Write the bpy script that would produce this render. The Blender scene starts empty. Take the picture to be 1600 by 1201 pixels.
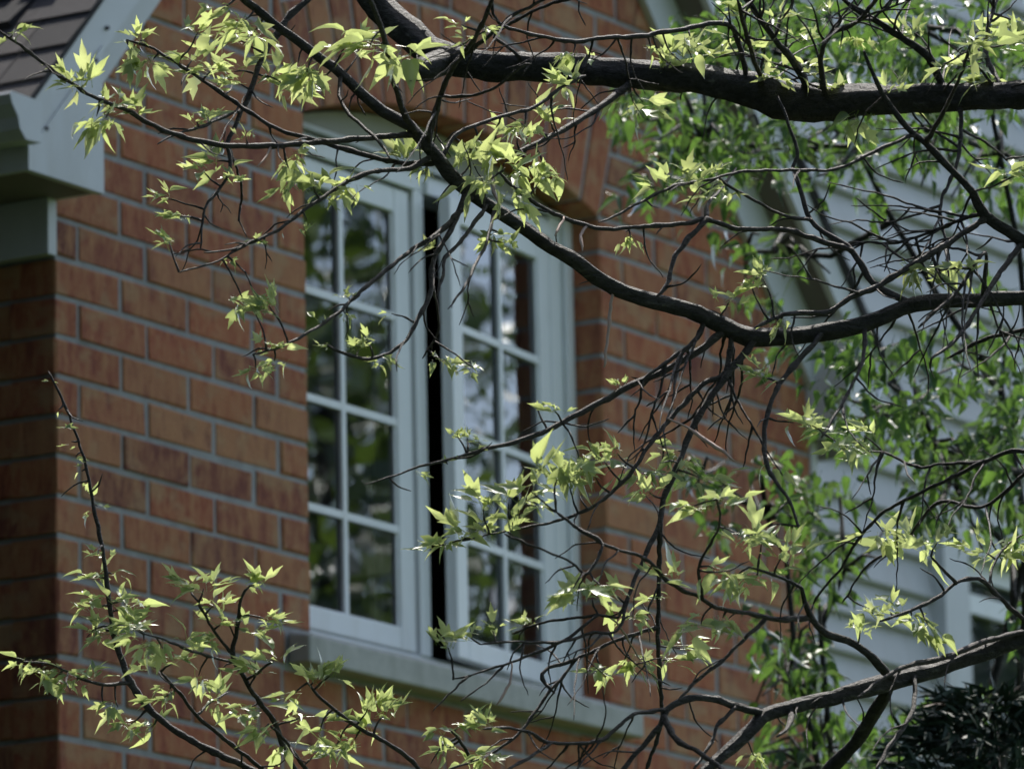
import bpy, bmesh, math, random
import numpy as np
from mathutils import Vector, Matrix
random.seed(7); rng = np.random.default_rng(7)
S = bpy.context.scene; COL = S.collection; PI = math.pi

# ------------------------------------------------------------------ camera
# house frame: x along the brick front, y into the house, z up, metres
FPX, YAW, PITCH, ROLL = 10141.1, 1.0278, .2029, -.0225
CF = Vector((math.sin(YAW)*math.cos(PITCH), math.cos(YAW)*math.cos(PITCH), math.sin(PITCH)))
_r = Vector((math.cos(YAW), -math.sin(YAW), 0)); _u = _r.cross(CF)
CR = _r*math.cos(ROLL) + _u*math.sin(ROLL); CU = -_r*math.sin(ROLL) + _u*math.cos(ROLL)
CC = Vector((-11.407, -8.059, 1.6))
cam_d = bpy.data.cameras.new('camera'); cam = bpy.data.objects.new('camera', cam_d); COL.objects.link(cam)
cam.matrix_world = Matrix(((CR.x, CU.x, -CF.x, CC.x), (CR.y, CU.y, -CF.y, CC.y), (CR.z, CU.z, -CF.z, CC.z), (0, 0, 0, 1)))
cam_d.sensor_fit = 'HORIZONTAL'; cam_d.sensor_width = 36; cam_d.lens = FPX/1600*36
cam_d.clip_start = .1; cam_d.clip_end = 1500
cam_d.dof.use_dof = True; cam_d.dof.focus_distance = 10.2; cam_d.dof.aperture_fstop = 10.0
S.camera = cam

# ------------------------------------------------------------------ world, sun, exposure
SUN_AZ, SUN_EL = math.radians(16), math.radians(56)      # from +x towards +y: behind the brick front
sd = Vector((math.cos(SUN_EL)*math.cos(SUN_AZ), math.cos(SUN_EL)*math.sin(SUN_AZ), math.sin(SUN_EL)))
w = bpy.data.worlds.new('World'); S.world = w; w.use_nodes = True
nt = w.node_tree; bg = nt.nodes['Background']
sky = nt.nodes.new('ShaderNodeTexSky'); sky.sky_type = 'NISHITA'; sky.sun_disc = False
sky.sun_elevation = SUN_EL; sky.sun_rotation = PI/2 - SUN_AZ
sky.air_density = 1.0; sky.dust_density = 1.5; sky.ozone_density = 1.5
hs = nt.nodes.new('ShaderNodeHueSaturation'); hs.inputs['Saturation'].default_value = .82     # thin bright cloud: a paler sky
nt.links.new(sky.outputs[0], hs.inputs['Color']); nt.links.new(hs.outputs[0], bg.inputs[0]); bg.inputs[1].default_value = .15
sun_d = bpy.data.lights.new('sun', 'SUN'); sun_d.energy = 3.8; sun_d.angle = math.radians(.53); sun_d.color = (1, .95, .87)
sun = bpy.data.objects.new('sun', sun_d); COL.objects.link(sun)
sun.rotation_euler = sd.to_track_quat('Z', 'Y').to_euler(); sun.location = (0, 0, 30)
S.view_settings.view_transform = 'Standard'; S.view_settings.look = 'None'
S.view_settings.gamma = 1; S.view_settings.use_curve_mapping = False
S.view_settings.exposure = 0.8
S.cycles.max_bounces = 8; S.cycles.transparent_max_bounces = 16
S.cycles.caustics_reflective = False; S.cycles.caustics_refractive = False

def at(x, y, d):
    """point of the place seen at pixel (x, y) of the 1600 px photograph, d metres ahead of the lens"""
    return CC + (CF + CR*((x-800)/FPX) - CU*((y-600.5)/FPX))*d

# ------------------------------------------------------------------ materials
def mat(name):
    m = bpy.data.materials.new(name); m.use_nodes = True
    t = m.node_tree; b = t.nodes['Principled BSDF']
    return m, t, b
def N(t, kind, **kw):
    n = t.nodes.new(kind)
    for k, v in kw.items():
        if k.startswith('i_'):
            n.inputs[k[2:].replace('_', ' ')].default_value = v
        else: setattr(n, k, v)
    return n
def ramp(t, fac, stops, interp='LINEAR'):
    r = N(t, 'ShaderNodeValToRGB'); r.color_ramp.interpolation = interp
    e = r.color_ramp.elements
    while len(e) < len(stops): e.new(.5)
    for el, (p, c) in zip(e, stops): el.position = p; el.color = (*c, 1)
    t.links.new(fac, r.inputs[0]); return r.outputs[0]
def posmap(t, scale):
    g = N(t, 'ShaderNodeNewGeometry'); m = N(t, 'ShaderNodeMapping'); m.inputs['Scale'].default_value = scale
    t.links.new(g.outputs['Position'], m.inputs['Vector']); return m.outputs[0]
def noise(t, vec, scale, detail=4, rough=.6):
    n = N(t, 'ShaderNodeTexNoise'); n.inputs['Scale'].default_value = scale; n.inputs['Detail'].default_value = detail
    n.inputs['Roughness'].default_value = rough
    if vec is not None: t.links.new(vec, n.inputs['Vector'])
    return n.outputs[0]
def mixc(t, fac, a, b, mode='MIX'):
    m = N(t, 'ShaderNodeMix', data_type='RGBA', blend_type=mode)
    for s, v in ((m.inputs[0], fac), (m.inputs[6], a), (m.inputs[7], b)):
        if hasattr(v, 'links'): t.links.new(v, s)
        elif isinstance(v, (int, float)): s.default_value = v
        else: s.default_value = (*v, 1)
    return m.outputs[2]
def math_(t, op, a, b=None):
    m = N(t, 'ShaderNodeMath', operation=op)
    for s, v in zip(m.inputs, (a, b)):
        if v is None: continue
        if hasattr(v, 'links'): t.links.new(v, s)
        else: s.default_value = v
    return m.outputs[0]
def bump(t, b, h, strength=.3, dist=.01):
    n = N(t, 'ShaderNodeBump'); n.inputs['Strength'].default_value = strength; n.inputs['Distance'].default_value = dist
    t.links.new(h, n.inputs['Height']); t.links.new(n.outputs[0], b.inputs['Normal'])
def rnd(t):
    o = N(t, 'ShaderNodeObjectInfo'); g = N(t, 'ShaderNodeNewGeometry')
    return math_(t, 'FRACT', math_(t, 'ADD', math_(t, 'MULTIPLY', o.outputs['Random'], 7.31), g.outputs['Random Per Island']))

def brick_material():
    m, t, b = mat('fired_brick')
    r = rnd(t)
    base = ramp(t, r, [(0, (.15, .046, .032)), (.14, (.30, .080, .040)), (.30, (.40, .115, .048)), (.44, (.21, .062, .040)), (.58, (.40, .145, .060)), (.70, (.30, .085, .042)), (.82, (.40, .190, .090)), (.92, (.33, .100, .05)), (1.0, (.18, .075, .05))], 'LINEAR')
    off = N(t, 'ShaderNodeCombineXYZ'); t.links.new(math_(t, 'MULTIPLY', r, 37.0), off.inputs[0]); t.links.new(math_(t, 'MULTIPLY', r, 11.0), off.inputs[2])
    def shifted(scale):
        v = N(t, 'ShaderNodeVectorMath', operation='ADD'); t.links.new(posmap(t, scale), v.inputs[0]); t.links.new(off.outputs[0], v.inputs[1]); return v.outputs[0]
    streak = noise(t, shifted((30, 30, 10)), 1.0, 6, .75)
    blot = noise(t, shifted((9, 9, 14)), 1.0, 3, .5)
    c = mixc(t, ramp(t, streak, [(.42, (0, 0, 0)), (.66, (1, 1, 1))]), base, (.44, .22, .10))
    c = mixc(t, ramp(t, streak, [(.28, (.9, .9, .9)), (.46, (0, 0, 0))]), c, (.16, .048, .034))
    pale = math_(t, 'MULTIPLY', ramp(t, blot, [(.53, (0, 0, 0)), (.64, (1, 1, 1))]), .6)
    c = mixc(t, pale, c, (.42, .27, .14))
    fine = noise(t, posmap(t, (1, 1, 1)), 260, 5, .75)
    c = mixc(t, .55, c, mixc(t, fine, (0, 0, 0), (1, .92, .85)), 'OVERLAY')
    t.links.new(c, b.inputs['Base Color']); b.inputs['Roughness'].default_value = .88
    h = math_(t, 'ADD', math_(t, 'MULTIPLY', streak, 1.0), math_(t, 'MULTIPLY', fine, .5))
    bump(t, b, h, .8, .008); return m
def plain(name, col, rough=.6, var=.15, scale=14, bmp=.1, spec=.4, stains=None):
    m, t, b = mat(name)
    n = noise(t, posmap(t, (1, 1, 1)), scale, 6)
    dark = tuple(v*(1-var) for v in col); light = tuple(min(1, v*(1+var)) for v in col)
    c = mixc(t, n, dark, light)
    if stains:
        s = noise(t, posmap(t, (3, 3, .7)), 4, 5); c = mixc(t, ramp(t, s, [(.5, (0, 0, 0)), (.75, (.6, .6, .6))]), c, stains)
    t.links.new(c, b.inputs['Base Color']); b.inputs['Roughness'].default_value = rough
    b.inputs['Specular IOR Level'].default_value = spec
    if bmp: bump(t, b, noise(t, posmap(t, (1, 1, 1)), scale*12, 4), bmp, .004)
    return m
def shingle_material():
    m, t, b = mat('asphalt_shingle'); r = rnd(t)
    c = ramp(t, r, [(0, (.022, .022, .025)), (.35, (.046, .043, .046)), (.7, (.082, .072, .072)), (1, (.036, .036, .042))])
    g = noise(t, posmap(t, (1, 1, 1)), 300, 3, .8); p = noise(t, posmap(t, (1, 1, 1)), 26, 3)
    c = mixc(t, .7, c, mixc(t, g, (0, 0, 0), (1, 1, 1)), 'OVERLAY'); c = mixc(t, math_(t, 'MULTIPLY', p, .35), c, (.03, .028, .03))
    t.links.new(c, b.inputs['Base Color']); b.inputs['Roughness'].default_value = .95; bump(t, b, g, .8, .006); return m
def bark_material(name, dark, light, sc=1.0):
    m, t, b = mat(name)
    v = posmap(t, (1, 1, 1)); n = noise(t, v, 60*sc, 6, .7); l = noise(t, v, 9*sc, 3)
    crack = ramp(t, noise(t, posmap(t, (.3, .45, 1.0)), 130*sc, 5, .75), [(.36, (0, 0, 0)), (.6, (1, 1, 1))])
    c = mixc(t, n, dark, light); c = mixc(t, math_(t, 'MULTIPLY', ramp(t, l, [(.5, (0, 0, 0)), (.72, (1, 1, 1))]), .45), c, tuple(min(1, x*1.7) for x in light))
    c = mixc(t, math_(t, 'MULTIPLY', math_(t, 'SUBTRACT', 1.0, crack), .6), c, tuple(x*.5 for x in dark))
    t.links.new(c, b.inputs['Base Color']); b.inputs['Roughness'].default_value = .62; b.inputs['Specular IOR Level'].default_value = .35
    bump(t, b, math_(t, 'ADD', n, math_(t, 'MULTIPLY', crack, 1.6)), 1.0, .010/sc); return m
def leaf_material(name, stops, under, trans, gloss=.12, trfac=.5):
    m = bpy.data.materials.new(name); m.use_nodes = True; t = m.node_tree; t.nodes.clear()
    r = rnd(t); c = ramp(t, r, stops)
    n = noise(t, posmap(t, (1, 1, 1)), 130, 3); c = mixc(t, math_(t, 'MULTIPLY', n, .45), c, tuple(x*.55 for x in stops[0][1]))
    g = N(t, 'ShaderNodeNewGeometry')
    face = mixc(t, math_(t, 'MULTIPLY', g.outputs['Backfacing'], .7), c, under)
    d = N(t, 'ShaderNodeBsdfDiffuse'); t.links.new(face, d.inputs[0])
    tr = N(t, 'ShaderNodeBsdfTranslucent'); t.links.new(mixc(t, .55, c, trans), tr.inputs[0])
    mx = N(t, 'ShaderNodeMixShader'); mx.inputs[0].default_value = trfac
    t.links.new(d.outputs[0], mx.inputs[1]); t.links.new(tr.outputs[0], mx.inputs[2])
    gl = N(t, 'ShaderNodeBsdfGlossy'); gl.inputs['Roughness'].default_value = .46; gl.inputs[0].default_value = (1, 1, 1, 1)
    fr = N(t, 'ShaderNodeFresnel'); fr.inputs[0].default_value = 1.45
    m2 = N(t, 'ShaderNodeMixShader'); t.links.new(math_(t, 'ADD', math_(t, 'MULTIPLY', fr.outputs[0], .45), gloss*.3), m2.inputs[0])
    t.links.new(mx.outputs[0], m2.inputs[1]); t.links.new(gl.outputs[0], m2.inputs[2])
    o = N(t, 'ShaderNodeOutputMaterial'); t.links.new(m2.outputs[0], o.inputs[0]); return m
def glass_material(name='window_glass', ior=2.5):
    m = bpy.data.materials.new(name); m.use_nodes = True; t = m.node_tree; t.nodes.clear()
    tr = N(t, 'ShaderNodeBsdfTransparent'); tr.inputs[0].default_value = (.62, .70, .70, 1)
    gl = N(t, 'ShaderNodeBsdfGlossy'); gl.inputs['Roughness'].default_value = .0; gl.inputs[0].default_value = (.93, .97, 1, 1)
    fr = N(t, 'ShaderNodeFresnel'); fr.inputs[0].default_value = ior
    bp = N(t, 'ShaderNodeBump'); bp.inputs['Strength'].default_value = .04; bp.inputs['Distance'].default_value = .02
    t.links.new(noise(t, posmap(t, (1, 1, 1)), 2.2, 2), bp.inputs['Height']); t.links.new(bp.outputs[0], gl.inputs['Normal'])
    mx = N(t, 'ShaderNodeMixShader'); t.links.new(fr.outputs[0], mx.inputs[0])
    t.links.new(tr.outputs[0], mx.inputs[1]); t.links.new(gl.outputs[0], mx.inputs[2])
    o = N(t, 'ShaderNodeOutputMaterial'); t.links.new(mx.outputs[0], o.inputs[0]); return m

M = dict(
    brick=brick_material(),
    mortar=plain('mortar', (.34, .34, .335), .95, .35, 30, .8, stains=(.22, .21, .2)),
    white=plain('white_aluminium', (.56, .575, .575), .5, .08, 6, .05, stains=(.46, .46, .43)),
    vinyl=plain('white_vinyl', (.78, .80, .80), .42, .06, 6, .0, stains=(.66, .66, .63)),
    panel=plain('beige_panel', (.34, .34, .27), .6, .06, 10, .03),
    soffit=plain('brown_soffit', (.17, .145, .125), .7, .1, 10, .05),
    sill=plain('cast_stone', (.42, .42, .385), .9, .3, 22, .5, stains=(.24, .24, .20)),
    siding=plain('vinyl_siding', (.47, .475, .465), .6, .08, 5, .08, stains=(.38, .38, .36)),
    shingle=shingle_material(),
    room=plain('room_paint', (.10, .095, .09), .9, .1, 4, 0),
    curtain=plain('curtain_cloth', (.66, .70, .74), .9, .1, 30, .1),
    glass=glass_material(), glass2=glass_material('plain_glass', 1.42),
    nail=plain('dark_screw', (.05, .05, .055), .5, .1, 10, 0),
    bark=bark_material('maple_bark', (.016, .015, .015), (.115, .11, .105), 1.0),
    twig=bark_material('twig_bark', (.035, .031, .032), (.20, .175, .17), 2.2),
    bark2=bark_material('grey_bark', (.03, .03, .03), (.09, .085, .08), 1.0),
    dry=plain('dry_stalk', (.42, .30, .26), .7, .2, 60, .1),
    leaf=leaf_material('young_maple_leaf', [(0, (.05, .15, .04)), (.25, (.13, .26, .07)), (.6, (.28, .40, .12)), (.85, (.38, .47, .18)), (1, (.50, .55, .32))], (.46, .51, .33), (.84, .92, .34), .10, .62),
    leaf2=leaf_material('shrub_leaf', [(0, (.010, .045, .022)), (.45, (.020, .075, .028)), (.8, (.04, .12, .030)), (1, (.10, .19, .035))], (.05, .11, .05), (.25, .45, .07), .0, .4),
    leaf3=leaf_material('street_tree_leaf', [(0, (.025, .06, .018)), (.5, (.05, .10, .025)), (1, (.10, .15, .03))], (.08, .13, .06), (.22, .34, .04), .2, .4),
    needle=plain('conifer_needle', (.022, .045, .026), .6, .5, 30, 0),
    needle_brown=plain('brown_needle', (.11, .07, .04), .7, .4, 30, 0),
    lawn=plain('lawn_grass', (.055, .085, .03), .95, .45, 3, .5),
)

# ------------------------------------------------------------------ mesh helpers
class MB:
    def __init__(s): s.v = []; s.f = []
    def add(s, vs, fs):
        o = len(s.v); s.v += [tuple(v) for v in vs]; s.f += [tuple(i+o for i in f) for f in fs]; return s
    def box(s, x0, x1, y0, y1, z0, z1):
        return s.add([(x0,y0,z0),(x1,y0,z0),(x1,y1,z0),(x0,y1,z0),(x0,y0,z1),(x1,y0,z1),(x1,y1,z1),(x0,y1,z1)],
                     [(0,3,2,1),(4,5,6,7),(0,1,5,4),(1,2,6,5),(2,3,7,6),(3,0,4,7)])
    def prism(s, poly, y0, y1):
        """polygon in (x, z), extruded along y"""
        n = len(poly); a = sum(poly[i][0]*poly[(i+1) % n][1]-poly[(i+1) % n][0]*poly[i][1] for i in range(n))
        if a < 0: poly = poly[::-1]
        vs = [(x, y0, z) for x, z in poly] + [(x, y1, z) for x, z in poly]
        fs = [tuple(range(n)), tuple(range(2*n-1, n-1, -1))] + [(i, n+i, n+(i+1) % n, (i+1) % n) for i in range(n)]
        return s.add(vs, fs)
    def tube(s, pts, rad, sides=6, cap=True):
        pts = [Vector(p) for p in pts]; n = len(pts); ring = []
        t0 = (pts[1]-pts[0]).normalized(); ref = Vector((.31, -.53, .79)); nx = t0.cross(ref).normalized()
        vs = []; fs = []
        for i, p in enumerate(pts):
            t = (pts[min(i+1, n-1)]-pts[max(i-1, 0)]).normalized(); nx = (nx - t*nx.dot(t)).normalized(); ny = t.cross(nx)
            for k in range(sides):
                a = 2*PI*k/sides; vs.append(p + (nx*math.cos(a)+ny*math.sin(a))*rad[i])
        for i in range(n-1):
            for k in range(sides):
                a, b = i*sides+k, i*sides+(k+1) % sides; fs.append((a, b, b+sides, a+sides))
        if cap: fs += [tuple(range(sides-1, -1, -1)), tuple(range((n-1)*sides, n*sides))]
        return s.add(vs, fs)
    def mesh(s, name, m, smooth=False, origin=None):
        me = bpy.data.meshes.new(name); vs = s.v
        if origin is not None: vs = [(v[0]-origin[0], v[1]-origin[1], v[2]-origin[2]) for v in vs]
        me.from_pydata(vs, [], s.f); me.materials.append(m)
        if smooth: me.polygons.foreach_set('use_smooth', [True]*len(me.polygons))
        me.update(); return me
    def build(s, name, m, parent=None, smooth=False):
        return link(name, s.mesh(name, m, smooth), parent)
def link(name, me, parent=None, mw=None):
    o = bpy.data.objects.new(name, me); COL.objects.link(o)
    if parent is not None:
        o.parent = parent
        if parent.type == 'EMPTY' or parent.parent: o.matrix_parent_inverse = world_of(parent).inverted()
    if mw is not None: o.matrix_basis = mw
    return o
def world_of(o):
    m = o.matrix_basis.copy()
    if o.parent: m = world_of(o.parent) @ o.matrix_parent_inverse @ m
    return m
def thing(name, label, cat, loc=(0, 0, 0), group=None):
    o = bpy.data.objects.new(name, None); COL.objects.link(o); o.location = loc; o.empty_display_size = .2
    o['label'] = label; o['category'] = cat
    if group: o['group'] = group
    return o

# ------------------------------------------------------------------ ground
g = MB(); R_ = 600
xs = [-R_, -60, -20, -8, 0, 8, 20, 60, R_]
for i in range(8):
    for j in range(8):
        g.add([(xs[i], xs[j], 0), (xs[i+1], xs[j], 0), (xs[i+1], xs[j+1], 0), (xs[i], xs[j+1], 0)], [(0, 1, 2, 3)])
go = g.build('ground', M['lawn']); go['kind'] = 'structure'

# ------------------------------------------------------------------ the brick house
X0, X1, XM = .012, 3.468, 1.74            # brick front corners and gable axis
Z0 = 4.78; L, H, JT = .267, .089, .0115    # course line, brick module, joint
SL = 1.05                                 # roof rise per run
def ztop(x): return 5.335 - SL*(abs(x-XM)-1.726)     # top of the rake board / roof deck
def zfas(x): return ztop(x) - .125                    # bottom of the rake board
def zfri(x): return 5.482 - SL*(abs(x-XM)-1.30)       # bottom of the frieze board
WX0, WX1, WZ0 = 1.028, 2.39, 4.066        # window opening
SPR, RISE = 5.312, .118; HALF = (WX1-WX0)/2; WXM = (WX0+WX1)/2
RA = (HALF**2+RISE**2)/(2*RISE); ACZ = SPR+RISE-RA    # arch centre
ARCH_T = .262
house = thing('brick_house', 'red brick house gable with white rake boards and an arched casement window', 'house', (XM, 3, 0))
DEPTH = 6.0
def zarch(x): return ACZ + math.sqrt(max(0, RA*RA-(x-WXM)**2))

wall = MB()   # mortar body set 6 mm behind the brick faces
MY = .005
zt = lambda x: zfas(x)-.005
def wallpoly(poly): wall.prism(poly, MY, .20)
xr = XM
wallpoly([(X0+.007, 0), (X1-.007, 0), (X1-.007, WZ0-.08), (X0+.007, WZ0-.08)])
wallpoly([(X0+.007, WZ0-.08), (WX0-.004, WZ0-.08), (WX0-.004, zt(WX0)), (X0+.007, zt(X0+.007))])
wallpoly([(WX1+.004, WZ0-.08), (X1-.007, WZ0-.08), (X1-.007, zt(X1-.007)), (WX1+.004, zt(WX1))])
arcx = [WX0-.004+(WX1-WX0+.008)*i/16 for i in range(17)]
wallpoly([(x, zarch(x)+.004) for x in arcx] + [(WX1+.004, zt(WX1)), (XM, zt(XM)), (WX0-.004, zt(WX0))])
wall.box(X0+.007, X0+.2, .20, DEPTH, 0, 5.6); wall.box(X1-.2, X1-.007, .20, DEPTH, 0, 5.6)
wall.box(X0+.2, X1-.2, DEPTH-.2, DEPTH, 0, 5.6)
WALL = wall.build('wall', M['mortar'], house)

def brick_mb(w, h, d, bev=.004):
    """front face towards -y; w along x, h along z"""
    m = MB(); b = bev
    m.add([(0, b, 0), (w, b, 0), (w, b, h), (0, b, h), (b, 0, b), (w-b, 0, b), (w-b, 0, h-b), (b, 0, h-b), (0, d, 0), (w, d, 0), (w, d, h), (0, d, h)],
          [(4, 5, 6, 7), (0, 1, 5, 4), (1, 2, 6, 5), (2, 3, 7, 6), (3, 0, 4, 7), (0, 8, 9, 1), (1, 9, 10, 2), (2, 10, 11, 3), (3, 11, 8, 0)])
    return m
def clip_above(poly, fn_pts):
    return poly
def clip_poly(poly, a, b, c):
    """keep a*x + b*z + c >= 0"""
    out = []
    for i in range(len(poly)):
        p, q = poly[i], poly[(i+1) % len(poly)]; dp = a*p[0]+b*p[1]+c; dq = a*q[0]+b*q[1]+c
        if dp >= 0: out.append(p)
        if dp*dq < 0:
            k = dp/(dp-dq); out.append((p[0]+(q[0]-p[0])*k, p[1]+(q[1]-p[1])*k))
    return out
def poly_brick(poly, y0, d, bev=.004):
    n = len(poly); a = sum(poly[i][0]*poly[(i+1) % n][1]-poly[(i+1) % n][0]*poly[i][1] for i in range(n))
    if a < 0: poly = poly[::-1]
    cx = sum(p[0] for p in poly)/n; cz = sum(p[1] for p in poly)/n
    inn = []
    for x, z in poly:
        dx, dz = cx-x, cz-z; inn.append((x+bev*(1 if dx > 0 else -1)*min(1, abs(dx)/.02), z+bev*(1 if dz > 0 else -1)*min(1, abs(dz)/.02)))
    m = MB(); vs = [(x, y0, z) for x, z in inn]+[(x, y0+bev, z) for x, z in poly]+[(x, y0+d, z) for x, z in poly]
    fs = [tuple(range(n))]
    for i in range(n):
        j = (i+1) % n; fs += [(n+i, n+j, j, i), (2*n+i, 2*n+j, n+j, n+i)]
    return m.add(vs, fs)
brick_cache = {}
singles = []; stuffb = MB()
def px_of(p):
    q = Vector(p)-CC; z = q.dot(CF); return 800+FPX*q.dot(CR)/z, 600.5-FPX*q.dot(CU)/z
def seen(p, mx=60): x, y = px_of(p); return -mx < x < 1600+mx and -mx < y < 1201+mx
nsingle = 0
def put_brick(poly, y_out, name='brick', d=.12):
    global nsingle
    cx = sum(p[0] for p in poly)/len(poly); cz = sum(p[1] for p in poly)/len(poly)
    if seen((cx, 0, cz), 10) and nsingle < 300:
        xs = [p[0] for p in poly]; zs = [p[1] for p in poly]
        w_, h_ = round(max(xs)-min(xs), 3), round(max(zs)-min(zs), 3)
        rect = len(poly) == 4 and all(abs(p[0]-min(xs)) < 1e-6 or abs(p[0]-max(xs)) < 1e-6 for p in poly) and all(abs(p[1]-min(zs)) < 1e-6 or abs(p[1]-max(zs)) < 1e-6 for p in poly)
        if rect:
            key = (w_, h_, d, random.randrange(5))
            if key not in brick_cache:
                bm_ = brick_mb(w_, h_, d, random.uniform(.003, .006)); bm_.v = [(vx+random.uniform(-.0022, .0022), vy+(random.uniform(-.001, .002) if vy < .05 else 0), vz+random.uniform(-.002, .002)) for vx, vy, vz in bm_.v]
                brick_cache[key] = bm_.mesh('brick', M['brick'])
            o = link(name, brick_cache[key], WALL); o.location = (min(xs), y_out, min(zs))
            o.rotation_euler = (random.uniform(-.004, .004), random.uniform(-.004, .004)*.5, random.uniform(-.006, .006))
        else:
            pl = [(p[0]-cx, p[1]-cz) for p in poly]
            o = link(name, poly_brick(pl, 0, d).mesh('brick', M['brick']), WALL); o.location = (cx, y_out, cz)
        nsingle += 1; return o
    b = poly_brick(poly, y_out, d); stuffb.add(b.v, b.f)

# voussoirs of the arch
nv = 15; a_half = math.asin(HALF/RA); jt = JT/2/RA
for i in range(nv):
    a0 = -a_half+2*a_half*i/nv+jt; a1 = -a_half+2*a_half*(i+1)/nv-jt
    poly = [(WXM+r*math.sin(a), ACZ+r*math.cos(a)) for r, a in ((RA, a0), (RA, a1), (RA+ARCH_T, a1), (RA+ARCH_T, a0))]
    put_brick(poly, random.uniform(-.0015, .0015), d=.12)
# running bond
rows = []
for k in range(-20, 54):
    zb = Z0-(k+1)*H+JT/2; zt_ = zb+H-JT
    if zb < .02: break
    rows.append((k, zb, zt_))
def row_bricks(k, zb, ztp):
    off = 0.0 if k % 2 == 0 else .38
    near_jamb = lambda v: zb > WZ0-.1 and zb < SPR+.02 and WX1-.01 < v < WX1+.05
    xs = [X0]+[(i+off)*L for i in range(0, 16) if (i+off)*L > X0+.03 and (i+off)*L < X1-.06 and not near_jamb((i+off)*L)]+[X1+JT/2]
    for a, b in zip(xs[:-1], xs[1:]):
        x0 = a if a == X0 else a+JT/2; x1 = b-JT/2
        yield x0, x1
skl = (math.sin(-a_half), math.cos(a_half))
def clip_bricks(x0, x1, zb, ztp):
    """rectangle minus window, arch ring and rake: list of polygons"""
    rects = [[(x0, zb), (x1, zb), (x1, ztp), (x0, ztp)]]
    out = []
    for p in rects:
        # rake boards
        cap = 5.482+SL*1.30+.03
        for sgn in (1, -1):
            p = clip_poly(p, -sgn*SL, -1, cap+sgn*SL*XM) if p else p
        if len(p) < 3: continue
        if ztp <= WZ0-.085 or x1 <= WX0-.001 and zb < SPR-.0: out.append(p); continue
        if zb < SPR-.02:
            l = clip_poly(p, -1, 0, WX0); r = clip_poly(p, 1, 0, -WX1)
            if ztp > SPR+.005:   # meets the skewback
                l = cut_arch(l, -1); r = cut_arch(r, 1)
            out += [q for q in (l, r) if len(q) >= 3]
        else:
            zc = max((RA+ARCH_T)+ACZ, 0)
            l = cut_arch(p, -1); r = cut_arch(p, 1)
            c = p
            top = clip_top(p)
            out += [q for q in (l, r, top) if len(q) >= 3]
    return out
def cut_arch(p, s):
    """part outside the sloped end of the arch ring"""
    if len(p) < 3: return []
    nx, nz = s*math.cos(a_half), -math.sin(a_half)
    px, pz = WXM+s*(RA*math.sin(a_half)), SPR
    return clip_poly(p, nx, nz, -(nx*px+nz*pz)-JT*.7)
def clip_top(p):
    """part above the extrados and between the skewback planes"""
    x0 = min(q[0] for q in p); x1 = max(q[0] for q in p); xc = max(WXM-HALF, min(WXM+HALF, (x0+x1)/2))
    r = RA+ARCH_T+JT
    a = max(-a_half*1.02, min(a_half*1.02, math.atan2((x0+x1)/2-WXM, r*.98)))
    ex, ez = WXM+r*math.sin(a), ACZ+r*math.cos(a); nx, nz = math.sin(a), math.cos(a)
    p = clip_poly(p, nx, nz, -(nx*ex+nz*ez))
    for s in (-1, 1):
        if len(p) < 3: return []
        nx, nz = s*math.cos(a_half), -math.sin(a_half); px, pz = WXM+s*(RA*math.sin(a_half)), SPR
        p = clip_poly(p, -nx, -nz, (nx*px+nz*pz)+JT*.3)
    return p
def area(p): return abs(sum(p[i][0]*p[(i+1) % len(p)][1]-p[(i+1) % len(p)][0]*p[i][1] for i in range(len(p))))/2
SILL = (.925, 2.448)
for k, zb, ztp in rows:
    for x0, x1 in row_bricks(k, zb, ztp):
        for p in clip_bricks(x0, x1, zb, ztp):
            if k == 8:     # the sill course
                l = clip_poly(p, -1, 0, SILL[0]-.006); r = clip_poly(p, 1, 0, -SILL[1]-.006); ps = [q for q in (l, r) if len(q) >= 3]
            else: ps = [p]
            for q in ps:
                if area(q) > 2e-4 and max(a[0] for a in q)-min(a[0] for a in q) > .012: put_brick(q, random.uniform(-.0015, .0015))
# bricks of the dark side wall: front face towards -x
sidecache = {}
def side_brick(y0, y1, zb, ztp, single):
    b = brick_mb(y1-y0, ztp-zb, .08)
    if single:
        key = round(y1-y0, 3)
        if key not in sidecache: sidecache[key] = MB().add([(v[1], y1-y0-v[0], v[2]) for v in b.v], b.f).mesh('brick', M['brick'])
        o = link('brick', sidecache[key], WALL); o.location = (X0-.0005, y0, zb)
    else:
        stuffb.add([(X0-.0005+v[1], y1-v[0], zb+v[2]) for v in b.v], b.f)
for k, zb, ztp in rows:
    if ztp > 4.93: continue
    off = 0.0 if k % 2 else .38
    ys = [.088 if k % 2 == 0 else .088]+[.088+(i+off)*L for i in range(1 if off == 0 else 0, 20)]
    for a, b in zip(ys[:-1], ys[1:]):
        if b-a < .03: continue
        y0 = a+JT/2; y1 = b-JT/2
        side_brick(y0, y1, zb, ztp, seen((X0, y0+.01, (zb+ztp)/2), 5) and y0 < .16)
sb = stuffb.build('bricks', M['brick'], WALL); sb['kind'] = 'stuff'

# sill
s = MB(); sx0, sx1 = SILL; zt0, zb0 = 4.062, 3.986
s.prism([(sx0, zb0), (sx1, zb0), (sx1, zt0), (sx0, zt0)], -.06, .0)
s.v = [(x, y, z-(.012 if y < -.03 and z > 4.03 else 0)) for x, y, z in s.v]
s.box(WX0+.002, WX1-.002, 0.0, .125, zb0, zt0+.012)
so = s.build('sill', M['sill'], house)
bv = so.modifiers.new('soft', 'BEVEL'); bv.width = .006; bv.segments = 2

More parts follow.
